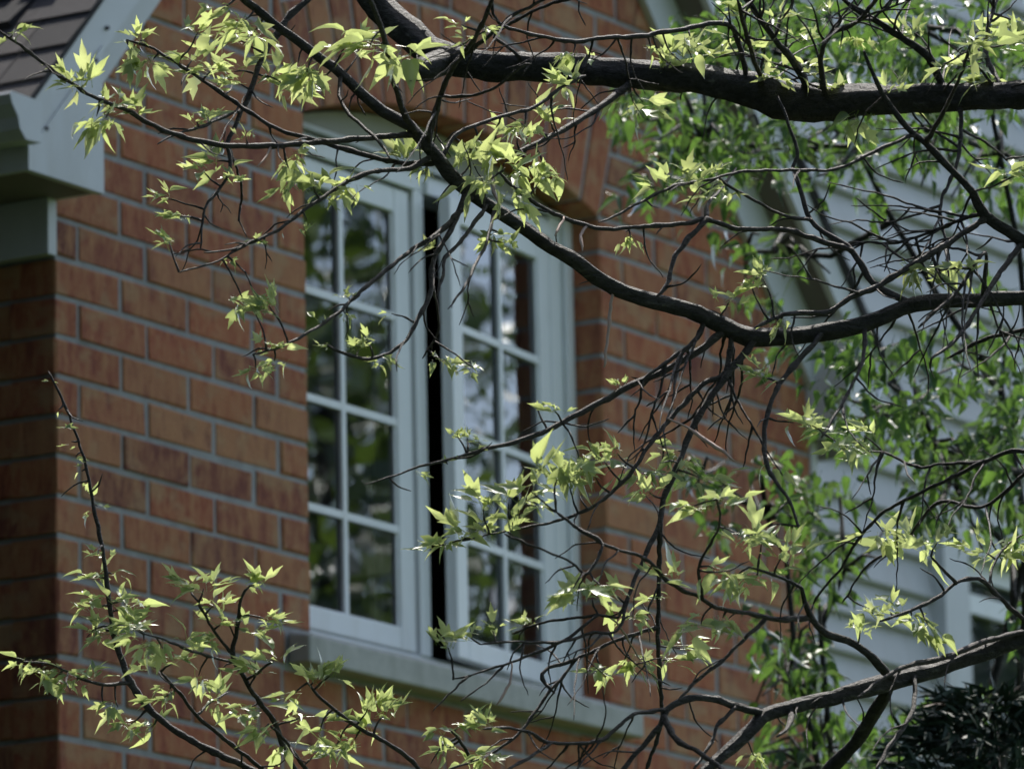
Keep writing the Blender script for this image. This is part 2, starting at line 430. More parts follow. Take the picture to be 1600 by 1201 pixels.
# window
win = thing('window', '', '', (WXM, .11, 4.6)); del win['label'], win['category']
win.parent = house; win.matrix_parent_inverse = house.matrix_basis.inverted()
FY = .10
fr = MB()
HB, HT = 5.262, 5.312
fr.box(WX0+.001, 1.066, FY, FY+.09, 4.074, HT); fr.box(2.30, WX1-.001, FY-.006, FY+.09, 4.074, HT)
fr.box(1.066, 2.30, FY, FY+.09, HB, HT); fr.box(1.066, 2.30, FY+.006, FY+.09, 4.074, 4.112)
fr.box(1.664, 1.712, FY, FY+.09, 4.112, HB)
fr.box(1.066, 1.664, FY-.012, FY-.001, HB-.006, HB+.03)
fr.box(1.712, 2.30, FY-.012, FY-.001, HB-.006, HB+.03)
fr.box(2.352, WX1-.002, FY-.022, FY-.007, 4.076, HT-.001)
fo = fr.build('frame', M['vinyl'], win); bv = fo.modifiers.new('soft', 'BEVEL'); bv.width = .003; bv.segments = 2
hd = MB()
hd.prism([(x, zarch(x)-.006) for x in [WX0+.003+(WX1-WX0-.006)*i/14 for i in range(15)]] + [(WX1-.003, HT+.012), (WX0+.003, HT+.012)], FY-.002, FY+.03)
hd.build('tympanum_panel', M['panel'], win)
ht = MB(); ht.box(WX0+.003, WX1-.003, FY-.02, FY+.02, HT+.0005, HT+.0115); ht.build('head_trim', M['white'], win)
def make_sash(w, z0, z1, name_loc, ang):
    root = None
    o = MB(); st, rl, th = .062, .062, .032
    o.box(0, st, 0, th, z0, z1); o.box(w-st-.004, w, 0, th, z0, z1); o.box(st, w-st-.004, 0, th, z1-rl, z1); o.box(st, w-st-.004, 0, th, z0, z0+rl*.9)
    for a, b in ((st, st+.008), (w-st-.012, w-st-.004)): o.box(a, b, .006, .014, z0+rl*.9, z1-rl)
    mw = Matrix.Translation(name_loc) @ Matrix.Rotation(ang, 4, 'Z')
    so = o.build('sash', M['vinyl'], win); so.matrix_basis = mw
    bv = so.modifiers.new('soft', 'BEVEL'); bv.width = .004; bv.segments = 2
    gz0, gz1 = z0+rl*.9, z1-rl; gx0, gx1 = st, w-st-.004
    p = MB(); p.add([(gx0, .014, gz0), (gx1, .014, gz0), (gx1, .014, gz1), (gx0, .014, gz1)], [(0, 1, 2, 3)])
    po = p.build('pane', M['glass'], win); po.matrix_basis = mw
    cx = (gx0+gx1)/2
    b = MB(); b.box(cx-.009, cx+.009, .003, .0125, gz0, gz1); mo = b.build('muntin', M['vinyl'], win); mo.matrix_basis = mw
    for zz in (4.929, 4.669, 4.406):
        for a, c in ((gx0, cx-.009), (cx+.009, gx1)):
            b = MB(); b.box(a, c, .0035, .0125, zz-.009, zz+.009); mo = b.build('muntin', M['vinyl'], win); mo.matrix_basis = mw
make_sash(.60, 4.114, 5.250, (1.046, FY+.002, 0), 0)
# right sash hinged at its right edge and pushed out a little
ang = math.radians(6.2); wR = .575
hx, hy = 2.302, FY-.002
make_sash(wR, 4.108, 5.250, (hx-wR*math.cos(ang), hy-wR*math.sin(ang), 0), ang)

# room behind the window, curtains
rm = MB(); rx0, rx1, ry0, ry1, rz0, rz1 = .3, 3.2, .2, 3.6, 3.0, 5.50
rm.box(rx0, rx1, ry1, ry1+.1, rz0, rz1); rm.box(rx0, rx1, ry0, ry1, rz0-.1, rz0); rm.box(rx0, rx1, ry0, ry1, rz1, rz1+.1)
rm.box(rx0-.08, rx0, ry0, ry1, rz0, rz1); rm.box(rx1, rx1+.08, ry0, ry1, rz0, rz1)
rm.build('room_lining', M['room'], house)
def curtain(x0, x1, y, label):
    c = MB(); n = 40; zs = (4.05, 4.6, 5.27)
    vs = [(x0+(x1-x0)*i/n, y+.018*math.sin(i*1.25)+.006*math.sin(i*.6+z*3), z) for z in zs for i in range(n+1)]
    fs = [(r*(n+1)+i, r*(n+1)+i+1, (r+1)*(n+1)+i+1, (r+1)*(n+1)+i) for r in range(2) for i in range(n)]
    o = c.add(vs, fs).build('curtain', M['curtain'], smooth=True); md = o.modifiers.new('cloth', 'SOLIDIFY'); md.thickness = .002
    o['label'] = label; o['category'] = 'curtain'; o['group'] = 'curtains behind the casement window'
curtain(1.69, 1.86, .225, 'pale blue grey curtain edge behind the closed casement sash')
curtain(2.31, 2.50, .225, 'pale blue grey curtain edge behind the opened casement sash')

# gable trim: rake boards, soffits, friezes, return boxes
FA = -.12
for s_ in (-1, 1):
    x = lambda d: XM+s_*d
    DL = 1.985
    rb = MB(); rb.prism([(x(0), ztop(XM)), (x(DL), ztop(x(DL))), (x(DL), zfas(x(DL))), (x(0), zfas(XM))], FA, FA+.02)
    rb.build('rake_board', M['white'], house)
    sf = MB(); sf.prism([(x(0), zfas(XM)+.03), (x(1.72), zfas(x(1.72))+.03), (x(1.72), zfas(x(1.72))+.018), (x(0), zfas(XM)+.018)], FA+.0205, .2)
    sf.build('rake_soffit', M['soffit'], house)
    fz = MB(); fz.prism([(x(0), zfri(XM)), (x(1.725), zfri(x(1.725))), (x(1.725), zfas(x(1.725))+.017), (x(0), zfas(XM)+.017)], -.022, -.002)
    fz.build('frieze_board', M['white'], house)
    # return box closing the eave
    bx = MB(); xa, xb = x(1.715), x(1.985)
    bx.prism([(xa, 4.905), (xb, 4.905), (xb, zfas(xb)+.02), (xa, zfas(xa)+.02)], FA-.004, FA+.016)
    bx.build('eave_return', M['white'], house)
    sd_ = MB(); q = x(1.735); sd_.prism([(xa, 4.908), (q, 4.908), (q, zfas(q)+.01), (xa, zfas(xa)+.01)], FA+.0165, .0)
    sd_.build('return_cheek', M['white'], house)
    es = MB(); es.prism([(x(1.7285), 4.907), (xb, 4.907), (xb, 4.922), (x(1.7285), 4.922)], FA+.0165, DEPTH)
    es.build('eave_soffit', M['soffit'], house)
    ef = MB(); ef.prism([(xb, 4.905), (x(2.0), 4.905), (x(2.0), ztop(x(2.0))), (xb, ztop(xb))], FA-.004, DEPTH)
    ef.build('eave_fascia', M['white'], house)
    ff = MB(); ff.prism([(x(1.7275), 4.780), (x(1.76), 4.780), (x(1.76), 4.906), (x(1.7275), 4.906)], -.004, DEPTH)
    ff.build('frieze_board', M['white'], house)
    # gutter, K profile
    gu = MB(); prof = [(2.002, 5.05), (2.002, 4.958), (2.06, 4.955), (2.082, 4.975), (2.088, 5.0), (2.11, 5.025), (2.118, 5.045), (2.112, 5.052), (2.104, 5.045), (2.08, 5.005), (2.06, 4.963), (2.012, 4.966), (2.008, 5.05)]
    gu.prism([(x(d), z) for d, z in prof], -.155, DEPTH)
    go_ = gu.build('gutter', M['white'], house)
    gc = MB(); gc.prism([(x(d), z) for d, z in prof[:8]], -.160, -.1555); gc.build('gutter_cap', M['white'], house)
for px_, py_ in ((168, 44), (73, 201), (150, 95)):
    p = at(px_, py_, 14.2); r = (p-CC); p = CC + r*((FA-.004-CC.y)/r.y)
    sc = MB(); sc.tube([(p.x, p.y-.003, p.z), (p.x, p.y+.004, p.z)], [.005, .005], 8); sc.build('screw', M['nail'], house)

# roof: deck and shingles
ROOF = MB()
ROOF.prism([(XM, ztop(XM)+.001), (XM-2.02, ztop(XM-2.02)+.001), (XM-2.02, ztop(XM-2.02)+.014), (XM, ztop(XM)+.014), (XM+2.02, ztop(XM+2.02)+.014), (XM+2.02, ztop(XM+2.02)+.001)], FA-.012, DEPTH+.2)
ROOF = ROOF.build('roof', M['shingle'], house)
ca, sa = 1/math.hypot(1, SL), SL/math.hypot(1, SL)
tabs = {}
rstuff = MB(); EXPO = .128; nsh = 0
slope_len = 2.05/ca
for side in (-1, 1):
    for r in range(int(slope_len/EXPO)):
        y = FA-.02; i = 0
        while y < DEPTH+.2:
            wd = random.choice((.13, .17, .2, .26, .33)); y1 = min(y+wd, DEPTH+.2)
            thick = random.choice((.008, .008, .02)); d0 = 2.04-r*EXPO*ca       # horizontal distance of butt edge
            zb = ztop(XM+side*2.04)+.0145+r*EXPO*sa
            ln = EXPO*1.35; ex = random.uniform(-.004, .004); sk = .012 if thick > .01 else 0
            # local: u down the slope, v along y, n up
            def P(u, v, n, side=side, d0=d0, zb=zb):
                return (XM+side*(d0-u*ca+n*sa), v, zb+u*sa+n*ca)
            g0, g1 = y+.002, y1-.002
            vs = [P(ex, g0+sk, .004), P(ex, g1-sk, .004), P(ln, g1, -.001), P(ln, g0, -.001), P(ex, g0+sk, .004+thick), P(ex, g1-sk, .004+thick), P(ln, g1, .004), P(ln, g0, .004)]
            fs = [(0, 1, 2, 3), (7, 6, 5, 4), (0, 4, 5, 1), (1, 5, 6, 2), (2, 6, 7, 3), (3, 7, 4, 0)]
            if side > 0: fs = [f[::-1] for f in fs]
            c = P(ln/2, (g0+g1)/2, 0)
            if side < 0 and seen(c, 40):
                MB().add(vs, fs).build('shingle', M['shingle'], ROOF); nsh += 1
            else: rstuff.add(vs, fs)
            y = y1
so = rstuff.build('shingles', M['shingle'], ROOF); so['kind'] = 'stuff'

# ------------------------------------------------------------------ the siding house beyond
sh = thing('siding_house', 'pale grey lap siding house wall with white trimmed window, behind the brick gable', 'house', (7, 3, 0))
SY = 1.0; SX0, SX1 = 3.6, 14.0; EX = .119
def on_sy(x, y, Y=SY):
    r = (at(x, y, 10)-CC); return CC + r*((Y-CC.y)/r.y)
wa = on_sy(1457, 1000).x; wb = wa+1.75; wz1 = on_sy(1510, 872).z; wz0 = wz1-1.5
bk = MB(); bk.box(SX0, SX1, SY+.03, SY+6, 0, 9.2); bk.build('wall', M['siding'], sh)
z = on_sy(1440, 992).z; z -= EX*int(z/EX)
nb = 0
sid_stuff = MB()
while z < 9.1:
    for x0, x1 in ([(SX0, SX1)] if (z+EX < wz0 or z > wz1) else [(SX0, wa), (wb, SX1)]):
        b = MB(); pr = [(SY+.029, z), (SY-.012, z), (SY-.014, z+.006), (SY+.012, z+EX+.004), (SY+.029, z+EX+.004)]
        n = len(pr); vs = [(x0, a, c) for a, c in pr]+[(x1, a, c) for a, c in pr]
        b.add(vs, [tuple(range(n-1, -1, -1)), tuple(range(n, 2*n))]+[(i, (i+1) % n, n+(i+1) % n, n+i) for i in range(n)])
        b.f = [f[::-1] for f in b.f]
        b.build('siding_board', M['siding'], sh)
    z += EX
ws = thing('window', '', '', (wa, SY, wz0)); del ws['label'], ws['category']; ws.parent = sh; ws.matrix_parent_inverse = sh.matrix_basis.inverted()
c = MB(); cw = on_sy(1495, 1000).x-wa
c.box(wa, wa+cw, SY-.05, SY+.05, wz0, wz1+cw); c.box(wb-cw, wb, SY-.05, SY+.05, wz0, wz1+cw); c.box(wa+cw, wb-cw, SY-.05, SY+.05, wz1, wz1+cw); c.box(wa+cw, wb-cw, SY-.06, SY+.05, wz0, wz0+.08)
c.build('casing', M['white'], ws)
c = MB(); i0, i1 = wa+cw+.002, wb-cw-.002; fw = on_sy(1519, 1000).x-on_sy(1499, 1000).x
c.box(i0, i0+fw, SY-.005, SY+.04, wz0+.08, wz1-.002); c.box(i1-fw, i1, SY-.005, SY+.04, wz0+.08, wz1-.002); c.box(i0+fw, i1-fw, SY-.004, SY+.04, wz1-.06, wz1-.002)
mz = on_sy(1560, 955).z; c.box(i0+fw, i1-fw, SY-.006, SY+.04, mz-.03, mz+.03); c.box(i0+fw, i1-fw, SY-.004, SY+.04, wz0+.08, wz0+.13)
c.build('sash', M['vinyl'], ws)
c = MB(); c.add([(i0+fw, SY+.012, wz0+.13), (i1-fw, SY+.012, wz0+.13), (i1-fw, SY+.012, wz1-.06), (i0+fw, SY+.012, wz1-.06)], [(0, 1, 2, 3)]); c.build('pane', M['glass2'], ws)
c = MB(); c.add([(i0+fw, SY+.027, wz0+.13), (i1-fw, SY+.027, wz0+.13), (i1-fw, SY+.027, wz1-.06), (i0+fw, SY+.027, wz1-.06)], [(0, 1, 2, 3)]); c.build('dark_backing', M['room'], ws)  # dark sheet standing in for the unlit room behind the pane
rf = MB(); rf.prism([(SX0-.3, 9.0), (SX1+.3, 9.0), ((SX0+SX1)/2, 12.0)], SY-.15, SY+6.2); rf.build('roof', M['shingle'], sh)

# ------------------------------------------------------------------ house block out of frame, added to shade the brick side wall
nb = thing('added_blocker_house', 'added unseen dark house block keeping light off the brick side wall', 'house', (-6, 5, 0))
M['brown'] = plain('dark_blocker_siding', (.012, .015, .019), .85, .2, 6, .1)  # near black so the added block bounces almost no light
b = MB(); b.box(-4.0, -.95, -.45, 10, 0, 6.9); b.box(-9.5, -4.0005, -2.3, 10, 0, 6.9); b.build('wall', M['brown'], nb)
b = MB(); b.prism([(-9.9, 6.9), (-.75, 6.9), (-5.3, 10.2)], -.6, 10.3); b.prism([(-9.9, 6.9), (-3.7, 6.9), (-6.8, 9.3)], -2.6, -.6005); b.build('roof', M['shingle'], nb)
b = MB(); b.box(-7.6, -6.0, -2.36, -2.302, 3.6, 5.2); w_ = b.build('window', M['vinyl'], nb)
b = MB(); b.box(-7.5, -6.1, -2.37, -2.362, 3.7, 5.1); b.build('pane', M['glass'], w_)

# ------------------------------------------------------------------ leaves
LEAF_OUT = dict(
    ovate=[(0, 0, 0), (.03, .12, .03), (.12, .25, .10), (.27, .31, .24), (.33, .285, .32), (.48, .26, .45), (.53, .225, .52), (.70, .13, .68), (.86, .045, .85), (1, 0, 1)],
    star=[(0, 0, 0), (.0, .14, .03), (-.08, .36, .06), (.14, .22, .13), (.22, .36, .2), (.47, .52, .28), (.42, .2, .42), (.56, .2, .5), (.72, .1, .7), (1.02, 0, 1)],
    tri=[(0, 0, 0), (.06, .16, .05), (.22, .24, .16), (.30, .30, .24), (.56, .40, .34), (.48, .17, .46), (.66, .15, .6), (.82, .06, .8), (1.02, 0, 1)],
    lance=[(0, 0, 0), (.1, .11, .08), (.3, .17, .28), (.36, .15, .36), (.52, .145, .5), (.58, .12, .58), (.78, .06, .76), (1, 0, 1)],
)
def leaf_mb(kind, fold, bend, twist, wave, stalk=.35):
    """unit leaf along +x, face +z, with a short stalk behind the base"""
    m = MB(); out = LEAF_OUT[kind]; ov = []
    def warp(t, w_):
        z_ = fold*abs(w_) - bend*t*t + wave*math.sin(t*9+w_*4)*(.3+abs(w_)); y_ = w_
        a = twist*t; x_ = t - .25*bend*bend*t*t*t
        return (x_, y_*math.cos(a)-z_*math.sin(a)*.0, z_+y_*math.sin(a))
    mids = [warp(o[2], 0) for o in out]; rt = [warp(o[0], -o[1]*.66) for o in out]; lf = [warp(o[0], o[1]*.66) for o in out]
    n = len(out); vs = mids+rt[1:-1]+lf[1:-1]; fs = []
    R0 = n-1; L0 = n+n-2-1
    ri = lambda i: i if i in (0, n-1) else R0+i
    li = lambda i: i if i in (0, n-1) else L0+i
    for i in range(n-1):
        for side, idx in ((1, ri), (-1, li)):
            q = [i, idx(i), idx(i+1), i+1]; q = list(dict.fromkeys(q))
            if len(q) >= 3: fs.append(tuple(q) if side > 0 else tuple(q[::-1]))
    m.add(vs, fs)
    if stalk: m.tube([(-stalk, 0, -.05), (-stalk*.5, .01, -.015), (0.02, 0, 0)], [.012, .011, .009], 3, False)
    return m
rl = random.Random(3)
VAR = []
for kind, n in (('tri', 4), ('star', 3), ('ovate', 4), ('lance', 4)):
    for _ in range(n):
        VAR.append((kind, leaf_mb(kind, rl.uniform(.1, .9), rl.uniform(-.25, .6), rl.uniform(-.9, .9), rl.uniform(.01, .09))))
VAR_MESH = {}
def leaf_mat(p, d, nrm, ln):
    d = d.normalized(); nrm = (nrm-d*nrm.dot(d)).normalized(); y = nrm.cross(d)
    return Matrix(((d.x*ln, y.x*ln, nrm.x*ln, p.x), (d.y*ln, y.y*ln, nrm.y*ln, p.y), (d.z*ln, y.z*ln, nrm.z*ln, p.z), (0, 0, 0, 1)))
def emit_leaves(leaves, root, m, nmax=300, mass='leaves', key='leaf'):
    """the leaves that show largest become parts, the others one mass; leaves: (matrix, variant, visible size)"""
    leaves = sorted(leaves, key=lambda l: -l[2]); st_v = []; st_f = []; o = 0
    inv = root.matrix_basis.inverted()
    for i, (mw, k, sz) in enumerate(leaves):
        if i < nmax and sz > 0:
            kk = (key, k)
            if kk not in VAR_MESH:
                VAR_MESH[kk] = VAR[k][1].mesh('leaf', m, smooth=True)
            ob = bpy.data.objects.new('leaf', VAR_MESH[kk]); COL.objects.link(ob); ob.parent = root; ob.matrix_parent_inverse = inv; ob.matrix_basis = mw
        else:
            v = np.array(VAR[k][1].v); A = np.array(mw); st_v.append(v @ A[:3, :3].T + A[:3, 3])
            st_f += [tuple(j+o for j in f) for f in VAR[k][1].f]; o += len(v)
    if st_v:
        me = bpy.data.meshes.new(mass); me.from_pydata(np.concatenate(st_v).tolist(), [], st_f); me.materials.append(m)
        me.polygons.foreach_set('use_smooth', [True]*len(me.polygons)); me.update()
        ob = link(mass, me, root); ob['kind'] = 'stuff'
def catmull(pts, step):
    """smooth resampling of (x, y, r, d) control points"""
    P = [np.array(p, float) for p in pts]; P = [2*P[0]-P[1]]+P+[2*P[-1]-P[-2]]; out = []
    for i in range(1, len(P)-2):
        n = max(1, int(np.hypot(*(P[i+1][:2]-P[i][:2]))/step))
        for k in range(n):
            t = k/n; out.append(.5*((2*P[i])+(-P[i-1]+P[i+1])*t+(2*P[i-1]-5*P[i]+4*P[i+1]-P[i+2])*t*t+(-P[i-1]+3*P[i]-3*P[i+1]+P[i+2])*t**3))
    out.append(P[-2]); return out

# ------------------------------------------------------------------ the maple in front
BR = {}     # name -> samples (x, y, thickness px, depth)
tp = at(1890, 600, 10.2)
maple = thing('maple_tree', 'maple tree with dark crooked branches and young yellow-green leaves before the window', 'tree', (tp.x, tp.y, 0))
rb_ = random.Random(11)
def nearest(x, y, names=None):
    best = None
    for n in (names or BR):
        for s_ in BR[n]:
            q = (s_[0]-x)**2+(s_[1]-y)**2
            if best is None or q < best[0]: best = (q, n, s_)
    return best
OBJ = {}
def branch(name, pts, parent=None, d0=None, d1=None, kind='branch', knob=.12, mtl=None, rec=True):
    """pts: (x, y, thickness) in photo pixels; depth runs from d0 to d1 metres"""
    if parent is not None:
        q = nearest(pts[0][0], pts[0][1], [parent]); s_ = q[2]; d0 = s_[3]
        if q[0] > 9: pts = [(s_[0], s_[1], pts[0][2]*1.15)]+list(pts)
        else: pts = [(s_[0], s_[1], pts[0][2]*1.15)]+list(pts[1:])
    if d1 is None: d1 = d0+rb_.uniform(-.35, .35)
    ln = [0]
    for a, b in zip(pts[:-1], pts[1:]): ln.append(ln[-1]+math.hypot(b[0]-a[0], b[1]-a[1]))
    ctrl = [(p[0], p[1], p[2], d0+(d1-d0)*l/max(ln[-1], 1)) for p, l in zip(pts, ln)]
    thick = max(p[2] for p in pts); sm = catmull(ctrl, max(7, min(16, thick*.7)))
    ph = rb_.uniform(0, 9); P3 = []; R3 = []; S2 = []
    for i, s_ in enumerate(sm):
        jx = math.sin(i*1.7+ph)*.6+rb_.uniform(-.6, .6); jy = math.cos(i*1.3+ph)*.6+rb_.uniform(-.6, .6); amp = min(1.6, .5+s_[2]*.06) if thick > 16 else 1.25
        x, y, d = s_[0]+jx*amp*.7, s_[1]+jy*amp*.7, s_[3]+rb_.uniform(-.002, .002)
        r = max(.9, s_[2]*.5)*d/FPX*(1+rb_.uniform(-knob, knob)+(.28 if thick < 14 and rb_.random() < .12 else 0))
        P3.append(at(x, y, d)); R3.append(r); S2.append((x, y, s_[2], d))
    R3[-1] *= .55
    m = MB(); m.tube(P3, [r_*(.93 if thick > 16 else 1) for r_ in R3], 20 if thick > 30 else (14 if thick > 16 else (8 if thick > 9 else 5)))
    if thick > 16:
        sd_n = 20 if thick > 30 else 14; ph2 = [rb_.uniform(0, 6) for _ in range(8)]
        for vi in range(len(m.v)):
            i_, k_ = divmod(vi, sd_n); c_ = P3[i_]; v_ = Vector(m.v[vi])-c_
            f_ = 1+.05*math.sin(3*k_*2*PI/sd_n+i_*.35+ph2[0])+.04*math.sin(5*k_*2*PI/sd_n-i_*.5+ph2[1])+rb_.uniform(-.05, .05)
            m.v[vi] = tuple(c_+v_*f_)
    par = maple if kind == 'branch' else OBJ.get(parent, maple)
    me = m.mesh(kind, mtl or (M['bark'] if thick > 16 else M['twig']), smooth=True)
    o = bpy.data.objects.new(kind, me); COL.objects.link(o); o.parent = par; o.matrix_parent_inverse = world_of(par).inverted()
    if rec: BR[name] = S2
    OBJ[name] = o if kind == 'branch' else OBJ.get(parent)
    return S2

# trunk, out of frame to the right
tz = [0, .15, .5, 1.2, 2.2, 3.2, 4.2, 5.2, 6.4, 7.6]; tr_ = [.26, .21, .18, .165, .155, .15, .14, .12, .09, .05]
tpt = [Vector((tp.x+.05*math.sin(z_*.9), tp.y+.04*math.cos(z_*.7), z_)) for z_ in tz]
MB().tube(tpt, tr_, 16).build('trunk', M['bark'], maple, smooth=True)
def TR(y): return (1885, y, 70)

branch('B1', [(1895, 175, 60), (1800, 160, 52), (1720, 150, 48), (1640, 150, 48), (1560, 151, 47), (1480, 152, 48), (1400, 155, 50), (1340, 158, 54), (1290, 162, 62), (1235, 159, 66), (1180, 142, 60), (1120, 128, 53), (1060, 120, 50), (1000, 116, 50), (925, 111, 49), (850, 106, 49), (780, 103, 50), (715, 95, 52), (672, 80, 54), (640, 55, 52), (610, 28, 51), (583, 0, 49), (560, -40, 46), (535, -110, 40), (500, -220, 30)], d0=10.2, d1=10.85, knob=.05)
branch('B1s', [(690, 98, 44), (664, 108, 38), (650, 114, 30)], 'B1', d1=10.6, knob=.15)
branch('M1', [(1895, 560, 40), (1780, 490, 32), (1700, 468, 28), (1600, 465, 25), (1500, 470, 25), (1430, 475, 26), (1390, 492, 27), (1330, 511, 28), (1260, 522, 30), (1195, 527, 31), (1150, 519, 31), (1090, 490, 28), (1020, 470, 27), (960, 450, 26), (905, 412, 25), (860, 385, 24), (800, 345, 23), (740, 305, 23), (700, 268, 24), (668, 228, 22), (640, 197, 20), (600, 175, 19), (560, 141, 18), (520, 105, 17), (490, 84, 16), (440, 45, 15), (400, 14, 14), (360, -25, 13), (320, -80, 10)], d0=10.2, d1=9.7, knob=.05)
branch('R1', [(1895, 930, 42), (1780, 955, 34), (1700, 975, 30), (1600, 997, 28), (1519, 1024, 29), (1437, 1052, 31), (1389, 1065, 34), (1315, 1085, 26), (1234, 1105, 24), (1194, 1117, 24), (1177, 1137, 23), (1145, 1166, 22), (1112, 1194, 21), (1070, 1240, 20), (1020, 1300, 16)], d0=10.2, d1=9.5, knob=.07)
branch('N1', [(1895, 480, 34), (1760, 440, 26), (1680, 415, 22), (1600, 378, 19), (1575, 361, 18), (1539, 337, 17), (1519, 300, 14), (1490, 268, 12), (1446, 224, 11), (1417, 199, 10), (1393, 168, 10), (1370, 130, 8), (1350, 80, 7)], d0=10.2, d1=10.0)
branch('S', [(1895, 1420, 46), (1600, 1370, 36), (1300, 1340, 32), (900, 1310, 26), (620, 1270, 20), (480, 1240, 15), (400, 1215, 11)], d0=10.2, d1=9.9)
